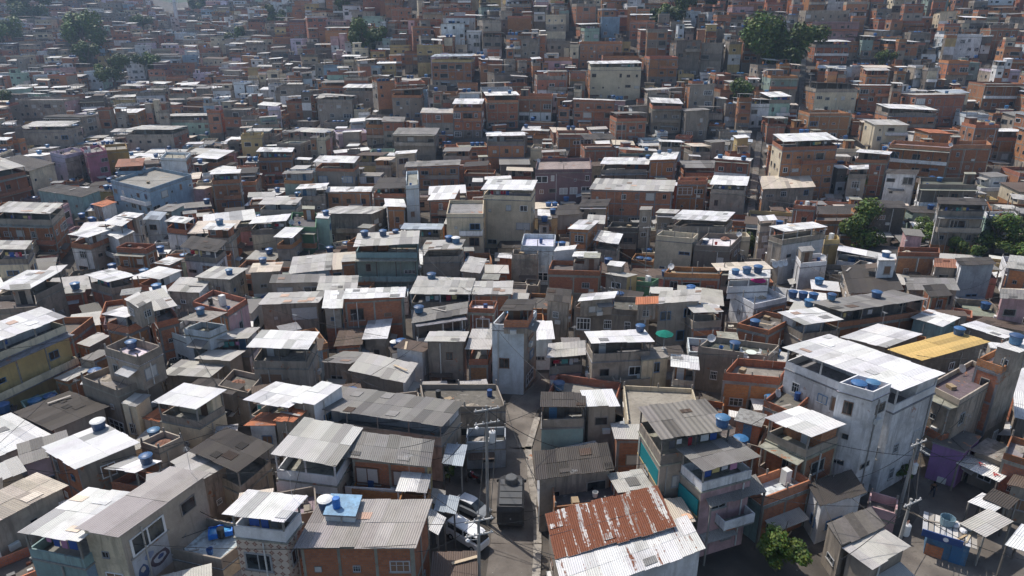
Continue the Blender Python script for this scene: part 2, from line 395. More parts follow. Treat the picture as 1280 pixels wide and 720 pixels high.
# ------------------------------------------------------------------ a house
class H:
    """A corner (x,y), unit vectors u1 (along the near edge) and u2 (away), size W x D, base zb, ground zg, top zt"""
    pass
STOREY = 2.85
def make_block(e, h, r, part=''):
    A = h.A; u1 = h.u1; u2 = h.u2
    def P(s, t, z): return (A[0] + u1[0] * s + u2[0] * t, A[1] + u1[1] * s + u2[1] * t, z)
    def quad4(s0, s1, t0, t1): return ((s0, t0), (s1, t0), (s1, t1), (s0, t1))
    def prism(mb, s0, s1, t0, t1, z0, z1, mat, col, top=None, topcol=None, bottom=False):
        c = quad4(s0, s1, t0, t1)
        zz = z1 if isinstance(z1, tuple) else (z1,) * 4
        mb.hexa(tuple(P(a, b, z0) for a, b in c), tuple(P(a, b, z) for (a, b), z in zip(c, zz)), mat, col, top, topcol, bottom)
    W, D, zt, zb = h.W, h.D, h.zt, h.zb
    typ = h.typ; rc, _, rmat = ROOF[h.roof]
    lod = e.lod
    a1 = math.atan2(u1[1], u1[0]); a2 = math.atan2(u2[1], u2[0])
    mid = Vector(P(W / 2, D / 2, zt))
    faces = []   # (name, start(s,t), dir, length, angle, wallkey)
    for nm, c0, dr, ln, ang in (('f', (0, 0), (1, 0), W, a1), ('r', (W, 0), (0, 1), D, a2), ('b', (W, D), (-1, 0), W, a1 + math.pi), ('l', (0, D), (0, -1), D, a2 + math.pi)):
        nx, ny = math.sin(ang), -math.cos(ang)
        cx = c0[0] + dr[0] * ln / 2; cy = c0[1] + dr[1] * ln / 2
        q = P(cx, cy, 0)
        faces.append((nm, c0, dr, ln, ang, h.wf if nm in 'fb' else h.ws, (nx * -q[0] + ny * -q[1]) > 0, (nx, ny)))
    conc = (.30 * r.uniform(.8, 1.15),) * 2 + (.27,) + (r.uniform(.5, 1),)
    over = 0.35
    pst = 1 if h.wf in ('w', 'q', 'k', 'i') and r.random() < .6 else (0 if r.random() < .8 else 2)
    # ---- roof sheet
    def sheet(mb, s0, s1, t0, t1, zf):
        """strips of sheet side by side; zf(t) gives the height"""
        n = max(1, round((s1 - s0) / (1.05 if lod < 2 else 2.6)))
        nt = 1 if (lod == 2 or t1 - t0 < 3.2) else 2
        dirt = r.uniform(.25, 1.0)
        for k in range(n):
            a = s0 + (s1 - s0) * k / n; b = s0 + (s1 - s0) * (k + 1) / n
            ja = r.uniform(-.12, .10) if lod < 2 else 0; jb = r.uniform(-.10, .12) if lod < 2 else 0
            for q in range(nt):
                ta = t0 + (t1 - t0) * q / nt + (ja if q == 0 else 0); tb = t0 + (t1 - t0) * (q + 1) / nt + (jb if q == nt - 1 else .08)
                f = r.gauss(1, .09) * (r.uniform(.5, .8) if r.random() < .12 else 1)
                col = (min(rc[0] * f, .84), min(rc[1] * f * r.uniform(.98, 1.01), .84), min(rc[2] * f * r.uniform(.95, 1.02), .84), dirt)
                dz = r.uniform(-.012, .012) + (.02 if q == 1 else 0) if lod < 2 else 0
                th = .03 if lod < 2 else .07
                z00, z10, z11, z01 = zf(ta, a) + dz, zf(ta, b) + dz, zf(tb, b) + dz, zf(tb, a) + dz
                p = (P(a, ta, z00), P(b + .02, ta, z10), P(b + .02, tb, z11), P(a, tb, z01))
                m = tuple((x, y, z - th) for x, y, z in p)
                off = a * 1.0
                ou = off + h.sd
                mb.face(p, rmat, col, ((ou, ta), (ou + b - a, ta), (ou + b - a, tb), (ou, tb)))
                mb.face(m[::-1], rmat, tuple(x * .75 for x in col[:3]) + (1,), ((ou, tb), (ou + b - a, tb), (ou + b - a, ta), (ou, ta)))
                if lod == 0 and h.typ in 'ST' and r.random() < .10 and tb - ta > 1.6:
                    pa = r.uniform(ta + .2, tb - 1.3); pb = pa + r.uniform(.5, 1.1); f2 = r.choice((.35, .5, .75, 1.25)); pc_ = tuple(min(.78, v * f2 * k_) for v, k_ in zip(rc, r.choice(((1, 1, 1), (1.1, .8, .65), (1, 1, 1))))) + (1.0,)
                    def lerpz(t): return z00 + (z01 - z00) * (t - ta) / (tb - ta)
                    sa, sb_ = a + r.uniform(.05, .2), b + r.uniform(-.15, .4)
                    sb_ = min(sb_, s1 - .05)
                    dza = (z10 - z00) * (sa - a) / (b - a); dzb = (z10 - z00) * (sb_ - a) / (b - a)
                    q_ = ((sa, pa, dza), (sb_, pa, dzb), (sb_, pb, dzb), (sa, pb, dza))
                    pm_ = MB(); lo_ = tuple(P(x_, y_, lerpz(y_) + d_ + .025) for x_, y_, d_ in q_); hi_ = tuple((x_, y_, z_ + .03) for x_, y_, z_ in lo_)
                    pm_.hexa(lo_, hi_, rmat, pc_); pm_.co = [e.rel(v_) for v_ in pm_.co]; pm_.obj('roof_patch', e.root)
                for i, j in ((0, 1), (1, 2), (2, 3), (3, 0)):
                    if (i == 1 and k < n - 1) or (i == 3 and k > 0): continue
                    mb.face((m[i], m[j], p[j], p[i]), 'plain', tuple(x * .8 for x in col[:3]))
    def windows(z0, z1, fc, p=.8, big=False):
        nm, c0, dr, ln, ang, wk, vis, nr = fc
        ns = max(1, int((z1 - z0 + .6) / STOREY))
        if z1 - z0 < 1.9: return
        top = z1
        sh = (z1 - z0) / ns
        rep = r.randrange(4)
        for k in range(ns):
            zz = z1 - (k + 1) * sh
            if lod == 2 and k > 1: break
            if k > 3: break
            nw = max(1, int(ln / 2.7))
            for q in range(nw):
                if r.random() > p: continue
                vz = r.uniform(-.25, .15)
                x = (q + .5 + r.uniform(-.13, .13)) * ln / nw
                ww = min(r.choice((.55, .8, 1.0, 1.2, 1.5, 1.9) if not big else (1.2, 1.5, 1.8)), ln * .5); hh = r.choice((.55, .9, 1.0, 1.15, 1.3)) if ww > .6 else .55
                if ln > 3.2 and r.random() < .13: ww = r.uniform(1.8, min(3.4, ln * .62)); hh = r.uniform(1.4, 1.75); vz = -.12 * sh; x = min(max(x, ww / 2 + .15), ln - ww / 2 - .15)
                s = c0[0] + dr[0] * x; t = c0[1] + dr[1] * x
                pt = P(s, t, zz + sh * .36 + vz)
                d = .012 if wk != 'b' else .012
                e.window(pt[0] + nr[0] * d, pt[1] + nr[1] * d, pt[2], ang, ww, hh, h.wst if r.random() < .7 else r.randrange(8))
    def frame(z0, z1, fc):
        """concrete columns and ring beams on a bare brick face"""
        nm, c0, dr, ln, ang, wk, vis, nr = fc
        mb = e.mb('concrete_frame' + part)
        n = max(1, round(ln / 3.2))
        cc = conc; w = .11; d = .03
        def bar(x0, x1, za, zb_):
            s0 = c0[0] + dr[0] * x0; t0 = c0[1] + dr[1] * x0; s1 = c0[0] + dr[0] * x1; t1 = c0[1] + dr[1] * x1
            p0 = P(s0, t0, 0); p1 = P(s1, t1, 0)
            q0 = (p0[0] + nr[0] * d, p0[1] + nr[1] * d); q1 = (p1[0] + nr[0] * d, p1[1] + nr[1] * d)
            i0 = (p0[0] - nr[0] * .02, p0[1] - nr[1] * .02); i1 = (p1[0] - nr[0] * .02, p1[1] - nr[1] * .02)
            mb.hexa(((*q0, za), (*q1, za), (*i1, za), (*i0, za)), ((*q0, zb_), (*q1, zb_), (*i1, zb_), (*i0, zb_)), 'paint', cc)
        ns = max(1, int((z1 - z0 + .6) / STOREY)); sh = (z1 - z0) / ns
        for k in range(ns + 1):
            zc = z1 - k * sh
            if k > 2 and lod == 2: break
            bar(0, ln, max(zc - .24, z0), zc - .002)
            if k < ns:
                for q in range(n + 1):
                    xm = min(max(q * ln / n, w), ln - w)
                    bar(xm - w, xm + w, max(zc - sh + .003, z0), zc - .245)
    def walls(s0, s1, t0, t1, z0, z1, name='wall'):
        mb = e.mb(name + part)
        c = quad4(s0, s1, t0, t1); zz = z1 if isinstance(z1, tuple) else (z1,) * 4
        base = max(z0, h.zg); lo = min(zz)
        ns = max(1, int((lo - base + .6) / STOREY)); sh = (lo - base) / ns
        levels = [z0] + [base + sh * k for k in range(1, ns)]
        for q, za in enumerate(levels):
            last = q == len(levels) - 1
            wf_, ws_ = (h.wf, h.ws)
            if not last and h.band is not None and q == (len(levels) - 2): wf_ = h.band
            if not last and q == 0 and len(levels) > 2 and h.base: wf_ = ws_ = h.base
            for k in (wf_, ws_):
                if k not in wm: wm[k] = wallmat(k, r)
            for k in range(4):
                j = (k + 1) % 4
                mt, cl = wm[wf_] if k in (0, 2) else wm[ws_]
                zj, zk = (zz[j], zz[k]) if last else (levels[q + 1],) * 2
                mb.face((P(*c[k], za), P(*c[j], za), P(*c[j], zj), P(*c[k], zk)), mt, cl)
        mb.face(tuple(P(a, b, z) for (a, b), z in zip(c, zz)), 'paint', conc)
    def extras(z0, z1, i):
        """balconies and lean-to sheets on the faces towards the street"""
        for fc in faces:
            if not fc[6]: continue
            nm, c0, dr, ln, ang, wk, vis, nr = shift(fc, i)
            def Q(x, o, z):
                p = P(c0[0] + dr[0] * x, c0[1] + dr[1] * x, 0); return (p[0] + nr[0] * o, p[1] + nr[1] * o, z)
            def qbox(mb, x0, x1, o0, o1, za, zb_, mat, col):
                mb.hexa((Q(x0, o1, za), Q(x1, o1, za), Q(x1, o0, za), Q(x0, o0, za)), (Q(x0, o1, zb_), Q(x1, o1, zb_), Q(x1, o0, zb_), Q(x0, o0, zb_)), mat, col)
            ns = max(1, int((z1 - z0 + .6) / STOREY)); sh = (z1 - z0) / ns
            if ns >= 2 and nm == 'f' and h.balc < .42 and ln > 3:
                zb_ = z1 - sh; x0 = .15 if h.balc < .25 else ln * .35; x1 = ln - .15; dp = .9 + h.balc
                m_ = e.mb('balcony' + part + '#' + nm); mt, cl = wallmat(h.pw or r.choice((h.wf, 'c', 'w', 'b')), r)
                qbox(m_, x0, x1, .035, dp, zb_ - .14, zb_, 'paint', conc)
                qbox(m_, x0, x1, dp - .1, dp, zb_ + .003, zb_ + .85, mt, cl)
                qbox(m_, x0, x0 + .1, .035, dp - .103, zb_ + .003, zb_ + .846, mt, cl); qbox(m_, x1 - .1, x1, .035, dp - .103, zb_ + .003, zb_ + .846, mt, cl)
                if h.balc < .2:
                    n = max(1, round((x1 - x0) / 3))
                    for k in range(n + 1):
                        q_ = Q(x0 + .07 + (x1 - x0 - .14) * k / n, dp - .05, 0); e.post(q_[0], q_[1], zb_ + .85, z1 - .12, pst)
                    qbox(e.mb('balcony_roof' + part + '#' + nm), x0 - .15, x1 + .15, .035, dp + .25, z1 - .12, z1 - .05, 'paint', conc)
            if r.random() < .46 and ln > 3:
                zl_ = z0 + min(sh, 2.6) * r.uniform(.75, .95) + (sh if ns > 2 and r.random() < .5 else 0); w = r.uniform(1.6, min(ln, 4.5)); x0 = r.uniform(0, ln - w); dp = r.uniform(.8, 1.6)
                rr_ = ROOF[r.choice('wllggdns')][0]; f_ = r.uniform(.7, 1.05); cc_ = tuple(min(.8, v * f_) for v in rr_) + (.9,)
                m_ = e.mb('lean_to' + part + '#' + nm); dz = dp * .28
                m_.hexa((Q(x0, dp, zl_ - dz), Q(x0 + w, dp, zl_ - dz), Q(x0 + w, .04, zl_), Q(x0, .04, zl_)), (Q(x0, dp, zl_ - dz + .05), Q(x0 + w, dp, zl_ - dz + .05), Q(x0 + w, .04, zl_ + .05), Q(x0, .04, zl_ + .05)), 'sheet', cc_)
            if lod < 2 and r.random() < .5:
                x = r.uniform(.5, ln - .5)
                qbox(e.mb('drain_pipe' + part + '#' + nm), x - .05, x + .05, .04, .13, z0 + .2, z1 - .1, 'plain', r.choice(((.6, .6, .58), (.3, .29, .27), (.45, .42, .38))))
            if lod < 2 and ns >= 1 and r.random() < .3 and ln > 2.5:
                x = r.uniform(.5, ln - 1.2); za = z1 - sh * .95
                qbox(e.mb('air_conditioner' + part + '#' + nm), x, x + .75, .04, .36, za + .02, za + .52, 'plain', (.58, .58, .56))
    wm = {}
    for k in (h.wf, h.ws):
        if k not in wm: wm[k] = wallmat(k, r)
    def shift(fc, i):  # a face moved in by i on every side
        nm, c0, dr, ln, ang, wk, vis, nr = fc
        cx = i if c0[0] == 0 else c0[0] - i; cy = i if c0[1] == 0 else c0[1] - i
        return (nm, (cx, cy), dr, ln - 2 * i, ang, wk, vis, nr)
    def dress(z0, z1, i, p=.8):
        for fc in faces:
            f2 = shift(fc, i)
            if not fc[6]: continue
            if f2[5] == 'b' and (lod < 2 or r.random() < .6): frame(z0, z1, f2)
            windows(z0, z1, f2, p)
        extras(z0, z1, i)
    sl = (r.uniform(.03, .075) * min(D, 9)) * (1 if r.random() < .55 else -1)
    rl = r.gauss(0, .032) * min(W, 9) if typ in 'STP' else 0
    rl = max(-.5, min(.5, rl))
    zf = lambda t, s=None: zt + sl * (t / D - .5) + (rl * (s / W - .5) if s is not None else 0)
    if typ == 'S':
        i = over if min(W, D) > 2.5 else .12
        g = .05
        walls(i, W - i, i, D - i, zb, (zf(i, i) - g, zf(i, W - i) - g, zf(D - i, W - i) - g, zf(D - i, i) - g))
        sheet(e.mb('roof' + part), 0, W, 0, D, zf)
        dress(max(h.zg, zb), zt - abs(sl) * .5 - abs(rl) * .5 - .15, i, .72)
    elif typ == 'T':
        room = r.random()
        hs = zt - r.uniform(2.15, 2.5)
        if hs - h.zg < 1.6: hs = max(h.zg + .1, zt - 2.2)
        i = r.uniform(.15, .45) if min(W, D) > 3 else .12
        walls(i, W - i, i, D - i, zb, hs - .13)
        sb = e.mb('slab' + part); k = i - .1
        prism(sb, k, W - k, k, D - k, hs - .13, hs, 'paint', conc, bottom=True)
        pm = e.mb('parapet' + part)
        ph = r.uniform(.75, 1.05); q = .12
        pw = h.pw if h.pw else r.choice((h.wf, h.wf, 'c', 'c', 'b'))
        mt, cl = wallmat(pw, r)
        prism(pm, i, W - i, i, i + q, hs + .003, hs + ph, mt, cl)
        prism(pm, i, W - i, D - i - q, D - i, hs + .003, hs + ph, mt, cl)
        prism(pm, i, i + q, i + q, D - i - q, hs + .003, hs + ph - .004, mt, cl)
        prism(pm, W - i - q, W - i, i + q, D - i - q, hs + .003, hs + ph - .004, mt, cl)
        if room < .78 and D > 3.2:
            rm = e.mb('rear_room' + part); t0 = D * r.uniform(.45, .62); s0, s1 = i + q + .02, W - i - q - .02
            if room < .3: s1 = s0 + (s1 - s0) * r.uniform(.45, .7)
            elif room < .5: s0 = s1 - (s1 - s0) * r.uniform(.45, .7)
            mr, cr = wallmat(r.choice((h.wf, 'c', 'c2', 'b', 'w')), r)
            prism(rm, s0, s1, t0, D - i - q - .02, hs + .004, (zf(t0, s0) - .08, zf(t0, s1) - .08, zf(D - i, s1) - .08, zf(D - i, s0) - .08), mr, cr)
            x = s0 + (s1 - s0) * r.uniform(.25, .75); pt = P(x, t0, hs + .01)
            nx, ny = math.sin(a1), -math.cos(a1)
            e.door(pt[0] + nx * .012, pt[1] + ny * .012, pt[2], a1, .8, 2.0, r.randrange(4))
            if s1 - s0 > 3.5:
                x2 = s0 + .9 if x > (s0 + s1) / 2 else s1 - .9
                pt = P(x2, t0, hs + .95); e.window(pt[0] + nx * .012, pt[1] + ny * .012, pt[2], a1, 1.0, .95, h.wst)
        n = max(1, round((W - 2 * i) / 3.3))
        for k in range(n + 1):
            s = i + .065 + (W - 2 * i - .13) * k / n
            for t in (i + .06, D - i - .06):
                pt = P(s, t, 0); e.post(pt[0], pt[1], hs + ph if lod == 2 else hs + ph - .02, zf(t, s) - .03, pst)
        if lod < 2:
            fb = e.mb('roof_beam' + part)
            for t in (i + .06, D / 2, D - i - .06):
                c_ = quad4(.1, W - .1, t - .05, t + .05); fb.hexa(tuple(P(a_, b_, zf(t, a_) - .15) for a_, b_ in c_), tuple(P(a_, b_, zf(t, a_) - .045) for a_, b_ in c_), 'plain', (.16, .13, .11))
        sheet(e.mb('roof' + part), 0, W, 0, D, zf)
        dress(max(h.zg, zb), hs - .13, i, .78)
        if lod == 9:
            cb = e.mb('terrace_clutter' + part)
            for _ in range(r.randrange(2, 6)):
                s = r.uniform(i + .6, W - i - .6); t = r.uniform(i + .35, D * .45); w = r.uniform(.2, .5); hh = r.uniform(.4, 1.5)
                prism(cb, s - w, s + w, t - .18, t + .18, hs + .004, hs + hh, 'plain', r.choice(((.5, .5, .5), (.1, .2, .4), (.4, .1, .08), (.2, .17, .13), (.6, .58, .5), (.08, .08, .08))))
    elif typ == 'F':
        ph = h.ph if h.ph else r.uniform(.55, 1.0)
        hs = zt - ph; q = .13
        walls(0, W, 0, D, zb, hs - .13)
        sb = e.mb('slab' + part)
        k = -.05 if not h.ph else 0.0
        tc = tuple(x * r.uniform(.85, 1.1) for x in (rc if rmat == 'paint' else conc[:3])) + (r.uniform(.4, 1),)
        prism(sb, k, W - k, k, D - k, hs - .13, hs, 'paint', conc, 'paint', tc, True)
        pm = e.mb('parapet' + part); mt, cl = wallmat(h.pw if h.pw else h.wf, r)
        prism(pm, 0, W, 0, q, hs + .003, zt, mt, cl); prism(pm, 0, W, D - q, D, hs + .003, zt, mt, cl)
        prism(pm, 0, q, q, D - q, hs + .003, zt - .004, mt, cl); prism(pm, W - q, W, q, D - q, hs + .003, zt - .004, mt, cl)
        dress(max(h.zg, zb), hs - .13, 0, .8)
        if h.balc > .55 and ph < 1.2:
            for s in (.09, W - .09) + ((W / 2,) if W > 5 else ()):
                for t in (.09, D - .09):
                    pt = P(s, t, 0); e.post(pt[0], pt[1], zt - .01, zt + .35 + (h.balc - .55) * 1.6, 0)
        if h.stair and W > 4.5 and D > 4:
            rm = e.mb('stair_head' + part); mr, cr = wallmat(r.choice((h.wf, 'c', 'b')), r)
            s0 = r.choice((.3, W - 2.6)); t0 = D - 2.5
            prism(rm, s0, s0 + 2.2, t0, D - .3, hs + .004, hs + 2.2, mr, cr)
            prism(rm, s0 - .2, s0 + 2.4, t0 - .35, D - .2, hs + 2.2, hs + 2.3, 'paint', conc, bottom=True)
            nx, ny = math.sin(a1), -math.cos(a1); pt = P(s0 + 1.1, t0, hs + .01)
            e.door(pt[0] + nx * .012, pt[1] + ny * .012, pt[2], a1, .8, 1.95, r.randrange(4))
        if lod == 2 and r.random() < .5:
            cb = e.mb('rooftop_clutter' + part)
            for _ in range(r.randrange(2, 7)):
                s = r.uniform(.5, W - .5); t = r.uniform(.5, D - .5); w = r.uniform(.12, .4); hh = r.uniform(.15, .7)
                prism(cb, s - w, s + w, t - w * .7, t + w * .7, hs + .004, hs + hh, 'plain', r.choice(((.45, .45, .43), (.3, .12, .07), (.2, .17, .13), (.5, .47, .4), (.1, .1, .1))))
    elif typ == 'B':     # plain slab-topped block (upper room, stair tower)
        walls(0, W, 0, D, zb, zt - .14)
        prism(e.mb('slab' + part), -.12, W + .12, -.12, D + .12, zt - .14, zt, 'paint', conc, 'paint', (*rc, .6), True)
        dress(max(h.zg, zb), zt - .14, 0, .8)
    elif typ == 'P':
        for s in (.12, W - .12):
            for t in (.12, D - .12):
                pt = P(s, t, 0); e.post(pt[0], pt[1], h.zb, zf(t, s) - .04, 0 if r.random() < .5 else 2)
        sheet(e.mb('roof' + part), 0, W, 0, D, zf)
    h.deck = zt if typ in 'STBP' else zt - (h.ph or .7)
